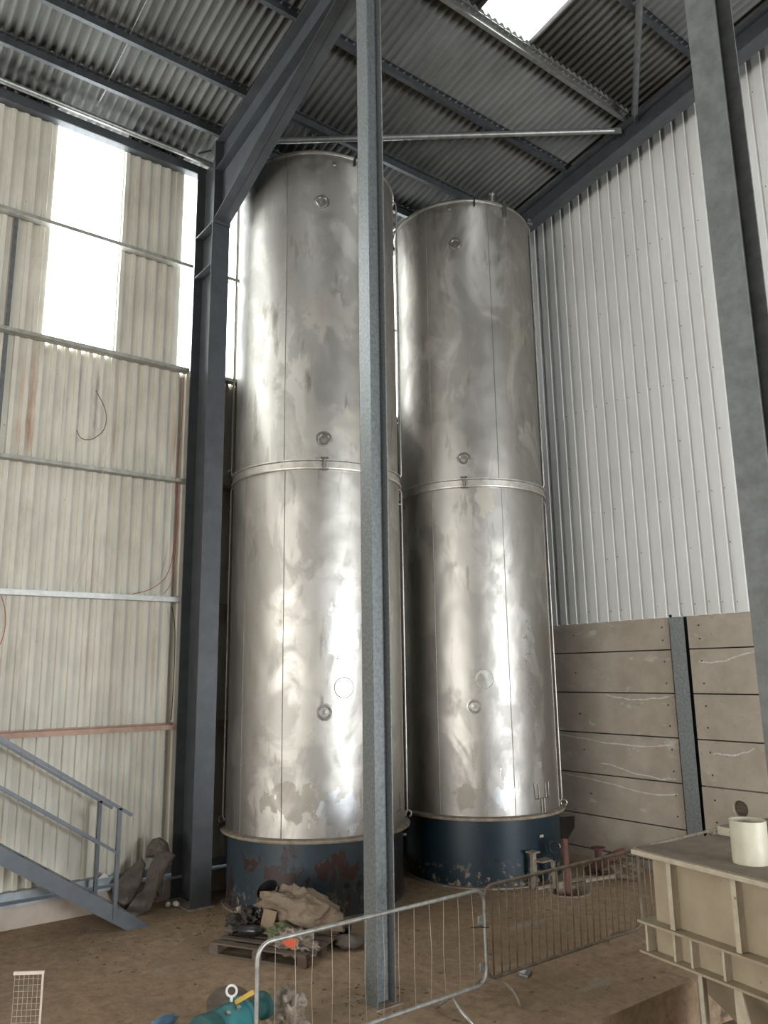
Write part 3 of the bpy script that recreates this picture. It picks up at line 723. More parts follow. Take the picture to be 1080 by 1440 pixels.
tr, PRF, lo2, hi2 = tank(-10.44, 10.04, RRT, 1.03, 6.47, 11.84, False, ('steel_back', 'skirt_back'),
    'stainless steel tank beside the white gable wall, on a dark blue skirt', [(-48.1, 10.98, 'hi'), (-47.5, 6.9, 'hi'), (-46.4, 2.75, 'lo')],
    [(-73.2, 1.05, 6.41, 'lo'), (-72.6, 6.54, 11.8, 'hi'), (-20.4, 1.05, 6.41, 'lo'), (-21.5, 6.54, 11.8, 'hi'), (30, 1.05, 6.41, 'lo')], 0,
    {'holes': [-43.4, -34.5], 'clamp': -47.6, 'vert': [(31, 6.56, 11.8, 0.014), (33, 1.15, 6.3, 0.014)], 'hooks': [(38, 1.10), (-108, 6.25)]})
# faded transfers and scuffs on the shells (thin curved stickers)
def curved_patch(P, r, ang, z, outline, m, parent, name, t_=0.0025):
    """outline: list of (tangential m, vertical m) loops around the centre"""
    mb = MB(); n = len(outline)
    f_ = [mb.bm.verts.new(P(ang + math.degrees(u/r), r + t_, z+v)) for (u, v) in outline]
    b2 = [mb.bm.verts.new(P(ang + math.degrees(u/r), r - 0.004, z+v)) for (u, v) in outline]
    mb.bm.faces.new(f_)
    for i in range(n): mb.bm.faces.new((f_[i], f_[(i+1) % n], b2[(i+1) % n], b2[i]))
    return mb.build(name, m, parent)
def circ(r_, n=28): return [(r_*math.cos(i*2*math.pi/n), r_*math.sin(i*2*math.pi/n)) for i in range(n)]
def line_mark(P, r, ang, z, pts, wd, m, parent, name, t_=0.0045):
    mb = MB(); mb.tube([P(ang + math.degrees(u/r), r+t_-0.004, z+v) for (u, v) in pts], wd, 6); return mb.build(name, m, parent)
M['steel_pale'] = mat('sun_faded_sticker_ghost', (0.55, 0.54, 0.50), (0.46, 0.45, 0.41), 40, 0.55, 0.6)
s = curved_patch(PRF, RRT, -38.7, 3.18, circ(0.155), 'steel_pale', lo2, 'round_sticker')
line_mark(PRF, RRT, -38.7, 3.18, circ(0.15)+[(0.15, 0)], 0.005, 'sticker_line', s, 'sticker_ring')
for k in range(7):
    x0 = -0.1+0.033*k
    line_mark(PRF, RRT, -38.7, 3.18, [(x0, -0.05-0.02*math.sin(k*2.1)), (x0+0.03, 0.02*math.cos(k)), (x0-0.01, 0.06+0.03*math.sin(k*1.3))], 0.003, 'sticker_line', s, 'sticker_scrawl')
s = curved_patch(PLF, RLT, -15.6, 3.10, circ(0.145), 'steel_front', lo, 'round_sticker', 0.002)
line_mark(PLF, RLT, -15.6, 3.10, circ(0.145)+[(0.145, 0)], 0.006, 'sticker_line', s, 'sticker_ring')
line_mark(PLF, RLT, -15.6, 3.10, [(0, -0.13), (0, 0.13)], 0.004, 'sticker_line', s, 'sticker_bar')
line_mark(PLF, RLT, -14.6, 3.62, [(-0.13, -0.11), (0.16, -0.11), (0.02, 0.16), (-0.13, -0.11)], 0.006, 'sticker_line', lo, 'triangle_mark')
# hazard-diamond ghost, small square and pipework bracket on the right of the back tank
def tri(cx_, cy_, r_, up_=1): return [(cx_ + r_*math.sin(k*2*math.pi/3), cy_ + up_*r_*math.cos(k*2*math.pi/3)) for k in range(3)] + [(cx_, cy_+up_*r_)]
for (cx0, cy0, rr0, up0) in ((0, 0.05, 0.14, 1), (0, 0.06, 0.09, 1), (0, -0.09, 0.13, -1), (-0.02, -0.07, 0.05, -1), (0.05, -0.07, 0.05, -1)):
    line_mark(PRF, RRT, 1.5, 2.28, tri(cx0, cy0, rr0, up0), 0.0055, 'sticker_line', lo2, 'diamond_mark')
curved_patch(PRF, RRT, 2.0, 1.80, [(-0.045, -0.05), (0.045, -0.05), (0.045, 0.05), (-0.045, 0.05)], 'sticker_line', lo2, 'square_sticker')
br = line_mark(PRF, RRT+0.012, 3.4, 1.38, [(-0.19, 0.14), (-0.18, -0.10), (0.16, -0.10), (0.16, 0.14)], 0.011, 'weld', lo2, 'bracket_frame')
line_mark(PRF, RRT+0.012, 3.4, 1.38, [(-0.10, 0.13), (-0.09, -0.10)], 0.009, 'weld', br, 'bracket_bar')
line_mark(PRF, RRT+0.012, 3.4, 1.38, [(0.08, 0.13), (0.08, -0.10)], 0.006, 'weld', br, 'bracket_bar')
line_mark(PRF, RRT+0.012, 3.4, 1.38, [(-0.04, -0.10), (-0.04, -0.32)], 0.010, 'weld', br, 'bracket_leg')
line_mark(PRF, RRT+0.012, 3.4, 1.38, [(0.03, -0.10), (0.03, -0.32)], 0.014, 'weld', br, 'bracket_leg')
curved_patch(PRF, RRT-0.03, 1.7, 0.70, [(-0.045, -0.02), (0.045, -0.02), (0.045, 0.02), (-0.045, 0.02)], 'pvc', tr, 'small_label')
line_mark(PLF, RLT+0.01, 32.0, 1.38, [(0.04, 0.14), (0.05, -0.10), (-0.12, -0.12)], 0.010, 'weld', lo, 'bracket_frame')
# scrawled dark marks on the back tank's right side
for k in range(16):
    z = 4.1 - 0.09*k - 0.02*(k % 3)
    a = -3.0 + 2.2*math.sin(k*1.7)
    line_mark(PRF, RRT, a, z, [(-0.05, 0.02*math.sin(k)), (0.0, 0.03*math.cos(k*2)), (0.03+0.03*math.sin(k*3), -0.04)], 0.008+0.004*(k % 2), 'sticker_line', lo2, 'dark_smear')
# top fittings: notch plates, stub, strap
for (P, r, a, z, par) in ((PLF, RLT, -6.0, 11.74, tl), (PRF, RRT, -32.0, 11.80, tr)):
    rad = Vector((math.cos(R(a)), math.sin(R(a)), 0)); tan = Vector((-rad.y, rad.x, 0)); mrot = Matrix((tan, rad, Vector((0, 0, 1)))).transposed()
    MB().box(P(a, r+0.01, z), (0.022, 0.04, 0.14), mrot).build('rim_lug', 'black', par)
mb = MB(); c0 = PRF(-13, RRT-0.16, 11.98); mb.lathe([(0.09, -0.14), (0.09, 0.10), (0.105, 0.10), (0.105, 0.13), (0.001, 0.13)], c0, 32)
mb.build('vent_stub', 'chrome', tr, smooth='auto')
rad = Vector((math.cos(R(-5.5)), math.sin(R(-5.5)), 0)); tan = Vector((-rad.y, rad.x, 0)); mrot = Matrix((tan, rad, Vector((0, 0, 1)))).transposed()
MB().box(PRF(-5.5, RRT+0.02, 11.77), (0.08, 0.012, 0.34), mrot, 0.003).build('hanging_strap', 'chrome', tr)
mb = MB(); mb.box(PRF(31, RRT+0.05, 11.86), (0.14, 0.06, 0.05), mrot, 0.008); mb.box(PRF(31, RRT+0.03, 11.93), (0.08, 0.08, 0.05), mrot, 0.008)
mb.build('pipe_clamp', 'weld', tr)
for (P, r, a, z) in ((PLF, RLT, -21.0, 11.62), (PRF, RRT, -52.0, 11.72)):
    rad = Vector((math.cos(R(a)), math.sin(R(a)), 0))
    MB().cyl(P(a, r-0.005, z), 0.03, 0.02, rad, 16).build('small_boss', 'chrome', tl if P is PLF else tr)
# bracket between tanks at the top left of the back tank
mb = MB(); mb.box(PRF(-112, RRT+0.10, 11.82), (0.28, 0.04, 0.03)); mb.box(PRF(-112, RRT+0.2, 11.86), (0.03, 0.03, 0.16))
mb.build('pipe_bracket', 'band', tr)

# ------------------------------------------------------------------ staircase
SX0, SX1 = -11.10, -11.92
t = thing('staircase', (-11.5, 4.4, 0), 'grey painted steel staircase rising along the left wall, lower end near the column', 'staircase')
y_foot, tan_s = 4.43, 0.645
y_top = -0.6
def zst(y): return (y_foot-y)*tan_s
for x in (SX0, SX1):
    mb = MB(); w_ = 0.12
    P_ = [(y_foot+0.02, 0.0), (y_foot-0.30, 0.0), (y_top, zst(y_top)-0.20), (y_top, zst(y_top)+0.0)]
    P_ = [(y_foot+0.0, 0.0), (y_foot-0.34, 0.0), (y_top, zst(y_top)-0.22), (y_top, zst(y_top))]
    mb.prism(P_, (x-0.006, 0, 0), (x+0.006, 0, 0), (0, 1, 0), (0, 0, 1))
    dy = Vector((0, y_top-y_foot, zst(y_top))).normalized(); s_ = -1 if x == SX0 else 1
    mb.prism([(0, 0), (s_*0.07, 0), (s_*0.07, -0.012), (0, -0.012)], (x, y_foot, 0.0), (x, y_top, zst(y_top)), (1, 0, 0), (0, 0, 1))
    mb.build('stringer', 'stair', t)
k = 0; y = y_foot-0.35
while y > y_top:
    z = zst(y)-0.10
    mb = MB(); mb.ab((SX1+0.012, y-0.14, z), (SX0-0.012, y+0.12, z+0.03)); mb.ab((SX1+0.012, y+0.10, z-0.05), (SX0-0.012, y+0.12, z))
    mb.build('tread', 'tread', t); y -= 0.31
for x, yo in ((SX0, 0.0), (SX1, 0.0)):
    rail = MB(); off = 1.23
    ya = 4.09 if x == SX0 else 4.10
    rail.box((x, (ya+y_top)/2, (zst(ya)+zst(y_top))/2+off), (0.05, math.hypot(ya-y_top, zst(ya)-zst(y_top)), 0.04), Matrix.Rotation(-math.atan(tan_s), 3, 'X'))
    rail.build('handrail', 'stair', t)
    mid = MB(); ym = 3.93; off2 = 0.66
    mid.box((x, (ym+y_top)/2, (zst(ym)+zst(y_top))/2+off2), (0.045, math.hypot(ym-y_top, zst(ym)-zst(y_top)), 0.04), Matrix.Rotation(-math.atan(tan_s), 3, 'X'))
    mid.build('middle_rail', 'stair', t)
    for yp in (3.92, 1.6, -0.5):
        MB().ab((x-0.025, yp-0.025, zst(yp)-0.16), (x+0.025, yp+0.025, zst(yp)+off)).build('baluster_post', 'stair', t)
mb = MB(); mb.ab((SX1, y_top-1.2, zst(y_top)-0.22), (SX0, y_top, zst(y_top)-0.02))
lp = mb.build('landing', 'stair', t)
mb = MB()
for x in (SX0-0.06, SX1+0.06): mb.ab((x-0.05, y_top-1.1, 0), (x+0.05, y_top-1.0, zst(y_top)-0.2))
mb.build('landing_leg', 'stair', t)

# ------------------------------------------------------------------ crowd barriers
def barrier(name, y0, y1, x, mt, mbar, nb, rb, label, feet, foot_style):
    t = thing(name, (x, (y0+y1)/2, 0), label, 'barrier', 'crowd control barriers')
    zt, zl, rr, rc = 1.09, 0.20, 0.019, 0.13
    Y, Z = Vector((0, 1, 0)), Vector((0, 0, 1))
    pts = [Vector((x, y0+rc+0.2, zl))]
    pts = arc((x, y0+rc, zl+rc), rc, R(270), R(180), Y, Z) + arc((x, y0+rc, zt-rc), rc, R(180), R(90), Y, Z) + arc((x, y1-rc, zt-rc), rc, R(90), 0, Y, Z) + arc((x, y1-rc, zl+rc), rc, 0, R(-90), Y, Z)
    pts = pts + [pts[0]]
    MB().tube(pts, rr, 14, cap=False).build('tube_frame', mt, t, smooth=True)
    for i in range(nb):
        y = y0 + (y1-y0)*(i+0.9)/(nb+0.8)
        w1 = 0.012*math.sin(i*2.3) if rb < 0.005 else 0
        MB().tube([(x, y, zl+0.008), (x+w1, y+w1, 0.62), (x, y, zt-0.008)], rb, 8).build('upright_bar', mbar, t, smooth=True)
    for yf in feet:
        if foot_style == 'arch':
            pts = [(x+0.33, yf, 0.012)] + [(x+0.30*math.cos(a), yf, 0.012+0.17*math.sin(a)**0.8) for a in [math.pi*k/12 for k in range(1, 12)]] + [(x-0.33, yf, 0.012)]
            f = MB().tube(pts, 0.016, 10)
            f.tube([(x, yf, 0.17), (x, yf, zl+0.01)], 0.016, 10)
        else:
            f = MB().tube([(x+0.28, yf+0.02, 0.012), (x+0.12, yf, 0.10), (x, yf, zl-0.01), (x-0.10, yf, 0.12), (x-0.27, yf+0.02, 0.012)], 0.016, 10)
        f.build('foot', mt, t, smooth=True)
    return t
b1 = barrier('crowd_barrier', 3.47, 6.10, -6.36, 'barrier_galv', 'mesh', 13, 0.0026, 'clean galvanised barrier with very thin wires in front of the pallet and centre post', [5.62, 3.9], 'vee')
for z in (0.80, 0.36):
    MB().box((-6.36, 6.05, z), (0.012, 0.09, 0.09), None, 0.012).build('hook_plate', 'barrier_galv', b1)
MB().tube([(-6.33, 6.13, 0.72), (-6.38, 6.03, 0.735), (-6.37, 5.92, 0.75)], 0.006, 6).build('tie_wire', 'black', b1)
b2 = barrier('crowd_barrier', 6.16, 8.82, -6.42, 'barrier_dirty', 'barrier_dirty', 22, 0.0085, 'muddy barrier with closely spaced bars in front of the dark blue tank skirt', [6.30, 8.55], 'arch')
b3 = barrier('crowd_barrier', 8.90, 11.55, -6.47, 'barrier_dirty', 'barrier_dirty', 22, 0.0085, 'muddy barrier running behind the cream hopper towards the gable wall', [9.2, 11.2], 'arch')

# ------------------------------------------------------------------ hopper
HA = R(-9.0)
t = thing('feed_hopper', (-4.74, 6.42, -0.6), 'cream painted ribbed steel hopper with a dusty lid at the lower right corner', 'hopper', rotz=HA)
# local frame: x to the right along the front, y to the back, z from the lower floor
def L(mb, name, m, par=None, **k): return mb.build(name, m, par or t, local=True, **k)
LZ = 2.30
lid = L(MB().ab((0, 0, LZ-0.055), (2.2, 1.15, LZ-0.012), 0.006), 'lid', 'hopper_edge')
L(MB().ab((0.015, 0.015, LZ-0.012), (2.2, 1.15, LZ)), 'lid_dust_layer', 'lid_dust', lid)
# raised section behind
rs = L(MB().ab((0.02, 1.15, LZ-0.055), (2.2, 2.6, LZ+0.075), 0.006), 'raised_lid', 'hopper_edge')
L(MB().ab((0.04, 1.17, LZ+0.075), (2.2, 2.6, LZ+0.085)), 'lid_dust_layer', 'lid_dust', rs)
B0, B1 = 0.14, 0.12
zf = 1.69
body = MB(); body.ab((B0, B1, zf+0.01), (2.2, 2.5, LZ-0.055))
L(body, 'hopper_body', 'hopper')
for x in (0.40, 1.06, 1.72):
    L(MB().ab((x-0.012, B1-0.085, zf+0.01), (x+0.012, B1+0.005, LZ-0.056)).ab((x-0.024, B1-0.09, zf+0.01), (x+0.024, B1-0.08, LZ-0.056)), 'vertical_rib', 'hopper_edge')
for y in (0.6, 1.2, 1.8):
    L(MB().ab((B0-0.085, y-0.012, zf+0.01), (B0+0.005, y+0.012, LZ-0.056)), 'vertical_rib', 'hopper_edge')
# channel ring: top and bottom flange with web plates
ring = MB()
ring.ab((0.02, 0.0, zf-0.012), (2.2, 2.6, zf+0.008)); ring.ab((0.02, 0.0, zf-0.26), (2.2, 2.6, zf-0.24)); ring.ab((0.13, 0.11, zf-0.25), (2.2, 2.5, zf-0.01))
L(ring, 'channel_ring', 'hopper')
for x in (0.09, 0.40, 0.58, 0.90, 1.4, 1.9):
    L(MB().ab((x-0.012, 0.03, zf-0.242), (x+0.012, 0.125, zf-0.012)), 'web_stiffener', 'hopper_edge')
# tapering hopper bottom
def taper(x0, x1, y0, y1, z1, xb0, xb1, yb0, yb1, z0):
    mb = MB()
    A = [mb.bm.verts.new(p) for p in ((x0, y0, z1), (x1, y0, z1), (x1, y1, z1), (x0, y1, z1))]
    B = [mb.bm.verts.new(p) for p in ((xb0, yb0, z0), (xb1, yb0, z0), (xb1, yb1, z0), (xb0, yb1, z0))]
    for i in range(4): mb.bm.faces.new((A[i], A[(i+1) % 4], B[(i+1) % 4], B[i]))
    mb.bm.faces.new(A); mb.bm.faces.new(B[::-1])
    return mb
L(taper(0.14, 2.15, 0.20, 2.4, zf-0.26, 0.50, 1.6, 0.62, 1.9, 0.88), 'hopper_cone', 'hopper')
L(MB().ab((0.40, 0.52, 0.86), (1.7, 2.0, 0.88)).ab((0.54, 0.66, 0.35), (1.55, 1.85, 0.86)), 'outlet_box', 'hopper')
for (x, y) in ((0.62, 0.10), (2.1, 0.10), (0.62, 2.4), (2.1, 2.4)):
    L(MB().ab((x-0.03, y-0.05, 0), (x-0.01, y+0.05, zf-0.26)).ab((x-0.03, y-0.05, 0), (x+0.03, y-0.038, zf-0.26)).ab((x-0.06, y-0.08, 0), (x+0.06, y+0.08, 0.015)), 'leg', 'hopper_edge')
L(MB().ab((0.62, 0.05, 0.86), (0.98, 0.45, 0.88)).ab((0.62, 0.05, 0.84), (0.98, 0.065, 0.88)), 'cross_shelf', 'hopper')
g = MB(); g.prism([(0.95, zf-0.26), (1.02, zf-0.26), (1.32, 0.0), (0.95, 0.0)], (0, 0.06, 0), (0, 0.075, 0), (1, 0, 0), (0, 0, 1))
L(g, 'gusset_plate', 'hopper_edge')
L(MB().prism([(1.12, zf-0.26), (1.18, zf-0.26), (1.55, 0.2), (1.49, 0.2)], (0, 0.2, 0), (0, 0.26, 0), (1, 0, 0), (0, 0, 1)), 'diagonal_brace', 'hopper')
# short plastic pipe standing on the lid
mb = MB(); pc = wloc(t) @ Vector((0.95, 0.42, LZ))
mb.lathe([(0.134, 0.0), (0.146, 0.0), (0.146, 0.34), (0.134, 0.34), (0.134, 0.01), (0.001, 0.01)], pc, 48, Matrix.Rotation(R(0), 3, 'Y'))
frame_thing('pipe_offcut', mb, 'pvc', pc, 'short cream plastic pipe piece standing upright on the hopper lid', 'pipe').data.polygons.foreach_set('use_smooth', [True]*len(bpy.data.objects['pipe_offcut'].data.polygons))
bpy.data.objects['pipe_offcut'].data.set_sharp_from_angle(angle=R(40))
for k, (yy_, lab) in enumerate(((1.55, 'brown steel tube lying across the raised hopper lid at the right edge, nearer one'), (1.95, 'brown steel tube lying across the raised hopper lid at the right edge, farther one'))):
    mt = wloc(t)
    mb = MB(); mb.tube([mt @ Vector((1.02, yy_, LZ+0.125)), mt @ Vector((2.1, yy_+0.1, LZ+0.125))], 0.04, 14)
    frame_thing('steel_tube', mb, 'hopper', mt @ Vector((1.5, yy_, LZ+0.085)), lab, 'tube')

# ------------------------------------------------------------------ pallet and the heap on it
PR_ = math.atan2(0.50, 0.86)*1.0
pal = thing('wooden_pallet', (-9.16, 5.25, 0), 'worn wooden pallet under the heap of rubbish, in front of the front tank', 'pallet', rotz=R(29))
# local x along the long front edge (1.3), y depth (0.9)
for y in (-0.38, -0.19, 0.0, 0.19, 0.38):
    MB().box((0, y, 0.13), (1.32, 0.11, 0.02), None, 0.003).build('deck_board', 'wood', pal, local=True)
for x in (-0.61, 0.0, 0.61):
    MB().box((x, 0, 0.11), (0.11, 0.87, 0.02), None, 0.003).build('stringer_board', 'wood', pal, local=True)
    for y in (-0.38, 0, 0.38):
        MB().box((x, y, 0.06), (0.13, 0.11, 0.08), None, 0.004).build('block', 'wood_red' if x > 0.5 else 'wood', pal, local=True)
for y in (-0.38, 0, 0.38):
    MB().box((0, y, 0.01), (1.32, 0.10, 0.02), None, 0.003).build('bottom_board', 'wood', pal, local=True)
def heap(name, m, c, size, rot, label, cat, amp=0.2, freq=2.0, seed=1, sub=4, group=None, smooth=True):
    mb = MB(); mb.blob(c, size, rot, amp, freq, seed, sub)
    o = mb.build(name, m, origin=(c[0], c[1], max(c[2]-size[2], 0)), smooth=smooth)
    return tag(o, label, cat, group)
E3 = lambda x, y, z: (Matrix.Rotation(R(z), 3, 'Z') @ Matrix.Rotation(R(y), 3, 'Y') @ Matrix.Rotation(R(x), 3, 'X'))
def hblob(name, m, c, size, rot, label, cat, seed, fr=1.6, amp=0.5, sub=5, zmin=0.142):
    mb = MB(); r = bmesh.ops.create_icosphere(mb.bm, subdivisions=sub, radius=1.0)
    for v in r['verts']:
        p = v.co.copy(); h, a_, q = 0.0, 1.0, p*fr + Vector((seed*5.3, seed*2.1, seed*9.7))
        for _ in range(4):
            h += a_*(1.0-min(1.0, 2.6*abs(noise.noise(q)))); a_ *= 0.38; q = q*2.05 + Vector((3.1, 7.7, 1.3))
        v.co = p*(1-amp*0.5 + amp*h/1.6*1.1)
    bmesh.ops.transform(mb.bm, matrix=Matrix.Translation(Vector(c)) @ rot.to_4x4() @ Matrix.Diagonal((*size, 1)), verts=mb.bm.verts)
    for v in mb.bm.verts: v.co.z = max(v.co.z, zmin)
    return tag(mb.build(name, m, origin=(c[0], c[1], zmin), smooth=True), label, cat)
hblob('tarpaulin', 'tarp', (-9.20, 5.62, 0.34), (0.52, 0.26, 0.27), E3(8, 14, 42), 'crumpled brown tarpaulin on top of the pallet heap', 'tarpaulin', 3, 1.15, 0.42, 6)
hblob('plastic_film', 'film', (-8.76, 5.30, 0.16), (0.24, 0.17, 0.13), E3(0, 8, 30), 'crumpled dusty plastic film hanging over the right end of the pallet', 'plastic film', 5, 2.2, 0.8, 5, 0.03)
hblob('green_sack', 'green', (-9.08, 5.26, 0.20), (0.17, 0.10, 0.11), E3(0, 0, 20), 'small faded green sack in the middle of the pallet heap', 'sack', 8)
hblob('black_rags', 'rag', (-9.68, 5.12, 0.22), (0.20, 0.20, 0.15), E3(0, 0, 10), 'black oily rags at the left end of the pallet', 'rags', 9, 2.4, 1.0)
hblob('black_bag', 'blackp', (-9.48, 5.32, 0.26), (0.18, 0.17, 0.17), E3(0, 20, 30), 'shiny black plastic bag heaped beside the tarpaulin', 'bag', 12, 1.9, 0.9)
hblob('torn_paper', 'film', (-9.72, 5.05, 0.30), (0.035, 0.09, 0.12), E3(20, 10, 0), 'small torn pale scrap sticking up from the black rags', 'scrap', 14, 1.5, 0.8, 3)
mb = MB(); q = E3(35, -20, 50)
c0 = Vector((-9.62, 5.44, 0.48)); mb.lathe([(0.13, -0.14), (0.15, 0.14), (0.142, 0.14), (0.122, -0.13), (0.001, -0.13)], c0, 28, q); mb.lathe([(0.001, -0.14), (0.13, -0.14)], c0, 28, q)
frame_thing('black_bucket', mb, 'blackp', c0, 'tipped black plastic bucket at the top left of the pallet heap', 'bucket')
mb = MB(); mb.box((-9.27, 5.20, 0.30), (0.17, 0.04, 0.27), E3(-14, 10, 42), 0.004)
frame_thing('cardboard_piece', mb, 'card', (-9.22, 5.18, 0.20), 'pale brown cardboard piece standing at the front of the heap', 'cardboard')
mb = MB(); mb.box((-9.47, 5.62, 0.52), (0.20, 0.14, 0.14), E3(12, -18, 30), 0.006)
frame_thing('cardboard_box', mb, 'card', (-9.38, 5.55, 0.40), 'small brown box between the bucket and the tarpaulin', 'box')
mb = MB(); q = E3(0, 84, 30); mb.lathe([(0.001, -0.17), (0.06, -0.165), (0.068, -0.15), (0.068, 0.06), (0.055, 0.10), (0.025, 0.13), (0.022, 0.17), (0.001, 0.17)], (-9.36, 5.02, 0.215), 24, q)
frame_thing('black_bottle', mb, 'blackp', (-9.22, 4.93, 0.15), 'black plastic bottle lying at the front left of the pallet', 'bottle')
for p in bpy.data.objects['black_bottle'].data.polygons: p.use_smooth = True
mb = MB(); mb.box((-8.66, 5.16, 0.22), (0.15, 0.012, 0.11), E3(-20, 28, 40), 0.002)
frame_thing('orange_tag', mb, 'orange', (-8.66, 5.16, 0.17), 'bright orange tag on the plastic film at the right of the pallet', 'tag')
heap('grey_rag', 'sack', (-8.62, 5.98, 0.08), (0.17, 0.13, 0.075), E3(0, 0, 50), 'grey rag lying on the floor behind the right end of the pallet', 'rag', 0.3, 2.4, 21, 3)
mb = MB(); mb.box((-8.95, 6.12, 0.10), (0.16, 0.10, 0.16), E3(8, 15, 40), 0.02)
bb = thing('battery_box', (-8.95, 6.12, 0), 'small black box with a white label on the floor between pallet and tank', 'box')
mb.build('case', 'blackp', bb)
MB().box((-8.905, 6.07, 0.12), (0.045, 0.012, 0.045), E3(8, 15, 40)).build('white_label', 'white', bb)
heap('pebble_rubble', 'sack', (-9.66, 4.88, 0.19), (0.08, 0.06, 0.045), E3(0, 0, 0), 'small grey lump on the front left corner of the pallet', 'rubble', 0.3, 2.2, 30, 3)

# ------------------------------------------------------------------ sacks by the column
def ridged(p, seed, oct_=4, fr=2.2):
    h, amp, tot, q = 0.0, 1.0, 0.0, p*fr + Vector((seed*5.3, seed*2.1, seed*9.7))
    for _ in range(oct_):
        h += amp*(1.0-min(1.0, 2.4*abs(noise.noise(q)))); tot += amp; amp *= 0.55; q = q*2.1 + Vector((3.1, 7.7, 1.3))
    return h/tot
def pillow(mb, outline, o, u, v, th, seed, crease=0.05, nr=22, per=10, zmin=0.004, bend=0.0, fr=3.0):
    """stuffed, creased cloth shape with a given outline in the (u, v) plane"""
    o, u, v = Vector(o), Vector(u).normalized(), Vector(v).normalized(); nm = u.cross(v).normalized()
    if nm.x < 0: nm = -nm
    cu = sum(p[0] for p in outline)/len(outline); cv = sum(p[1] for p in outline)/len(outline)
    edge = []
    for i in range(len(outline)):
        a, b_ = outline[i], outline[(i+1) % len(outline)]
        for k in range(per): edge.append((a[0]+(b_[0]-a[0])*k/per, a[1]+(b_[1]-a[1])*k/per))
    n = len(edge); sides = []
    for sg in (1, -1):
        rings = []
        for i in range(nr+1):
            rho = i/nr
            row = []
            for (eu, ev) in (edge if i else [(cu, cv)]):
                pu, pv = cu+(eu-cu)*rho, cv+(ev-cv)*rho
                t_ = th*max(0.0, 1-rho**5)**0.5
                p = o + u*pu + v*pv
                rd = ridged(Vector((pu, pv, sg*0.3)), seed, 4, fr)
                p = p + nm*(sg*(t_*(0.45+0.8*rd)) + crease*(rd-0.5)*(1 if sg > 0 else 0.3)*(1-rho**8) + bend*math.sin(pu*6+seed))
                p.z = max(p.z, zmin)
                row.append(mb.bm.verts.new(p))
            rings.append(row)
        for k in range(n): mb.bm.faces.new((rings[0][0], rings[1][k], rings[1][(k+1) % n]))
        for i in range(1, nr):
            for k in range(n): mb.bm.faces.new((rings[i][k], rings[i][(k+1) % n], rings[i+1][(k+1) % n], rings[i+1][k]))
        sides.append(rings[-1])
    for k in range(n):
        mb.bm.faces.new((sides[0][k], sides[0][(k+1) % n], sides[1][(k+1) % n], sides[1][k]))
    return mb
def sack(name, px, o, th, seed, label, cat='sack', m='sack', lean=0.32, group=None, crease=0.06, fr=3.0):
    out = [((x-215)/91.0, (1281-y)/91.0) for (x, y) in px]
    cu = sum(p[0] for p in out)/len(out)
    mb = pillow(MB(), out, Vector(o), (0.55, 0.83, 0), (-lean, 0.15*lean, 1), th, seed, crease, fr=fr)
    return tag(mb.build(name, m, origin=(o[0], o[1], 0), smooth=True), label, cat, group)
G_ = 'old sacks by the column'
sack('crumpled_sack', [(193, 1278), (184, 1268), (175, 1254), (181, 1243), (194, 1231), (206, 1221), (216, 1213), (221, 1222), (215, 1245), (203, 1266)], (-11.70, 4.53, 0), 0.05, 1, 'flattened grey-brown sack leaning at the left of the sack pile by the column', group=G_)
sack('crumpled_sack', [(190, 1276), (205, 1282), (222, 1274), (233, 1252), (243, 1230), (257, 1210), (246, 1204), (231, 1207), (224, 1220), (218, 1240), (212, 1256), (198, 1266)], (-11.58, 4.52, 0), 0.07, 4, 'tall grey-brown sack in the middle of the pile, spreading over the floor at its foot', group=G_)
sack('crumpled_sack', [(222, 1269), (232, 1268), (243, 1266), (247, 1245), (246, 1224), (240, 1226), (232, 1246)], (-11.74, 4.50, 0), 0.035, 7, 'narrow sack at the right of the pile, against the column', group=G_)
sack('old_hat', [(222, 1214), (224, 1200), (231, 1191), (241, 1189), (251, 1196), (254, 1210), (240, 1215)], (-11.70, 4.52, 0), 0.11, 9, 'rolled dark sacking bundle on top of the pile beside the column', 'bundle', lean=0.30, crease=0.05)
bpy.data.objects['old_hat'].name = 'sacking_bundle'
mb = MB(); mb.blob((-11.66, 5.02, 0.055), (0.075, 0.04, 0.035), None, 0.15, 3, 3, 3); mb.blob((-11.72, 4.92, 0.05), (0.04, 0.035, 0.035), None, 0.15, 3, 5, 3)
tag(mb.build('white_scrap', 'white', origin=(-11.66, 5.0, 0), smooth=True), 'small white plastic scrap on the floor at the foot of the column', 'scrap')
mb = MB(); mb.prism([(0, 0), (0.16, 0), (0.09, 0.07)], (-12.15, 4.02, 0.46), (-12.13, 4.02, 0.46), (0, 1, 0), (0, 0, 1))
frame_thing('paper_scrap', mb, 'white', (-12.14, 4.1, 0.46), 'small white triangular paper scrap on the base rail behind the stairs', 'scrap')

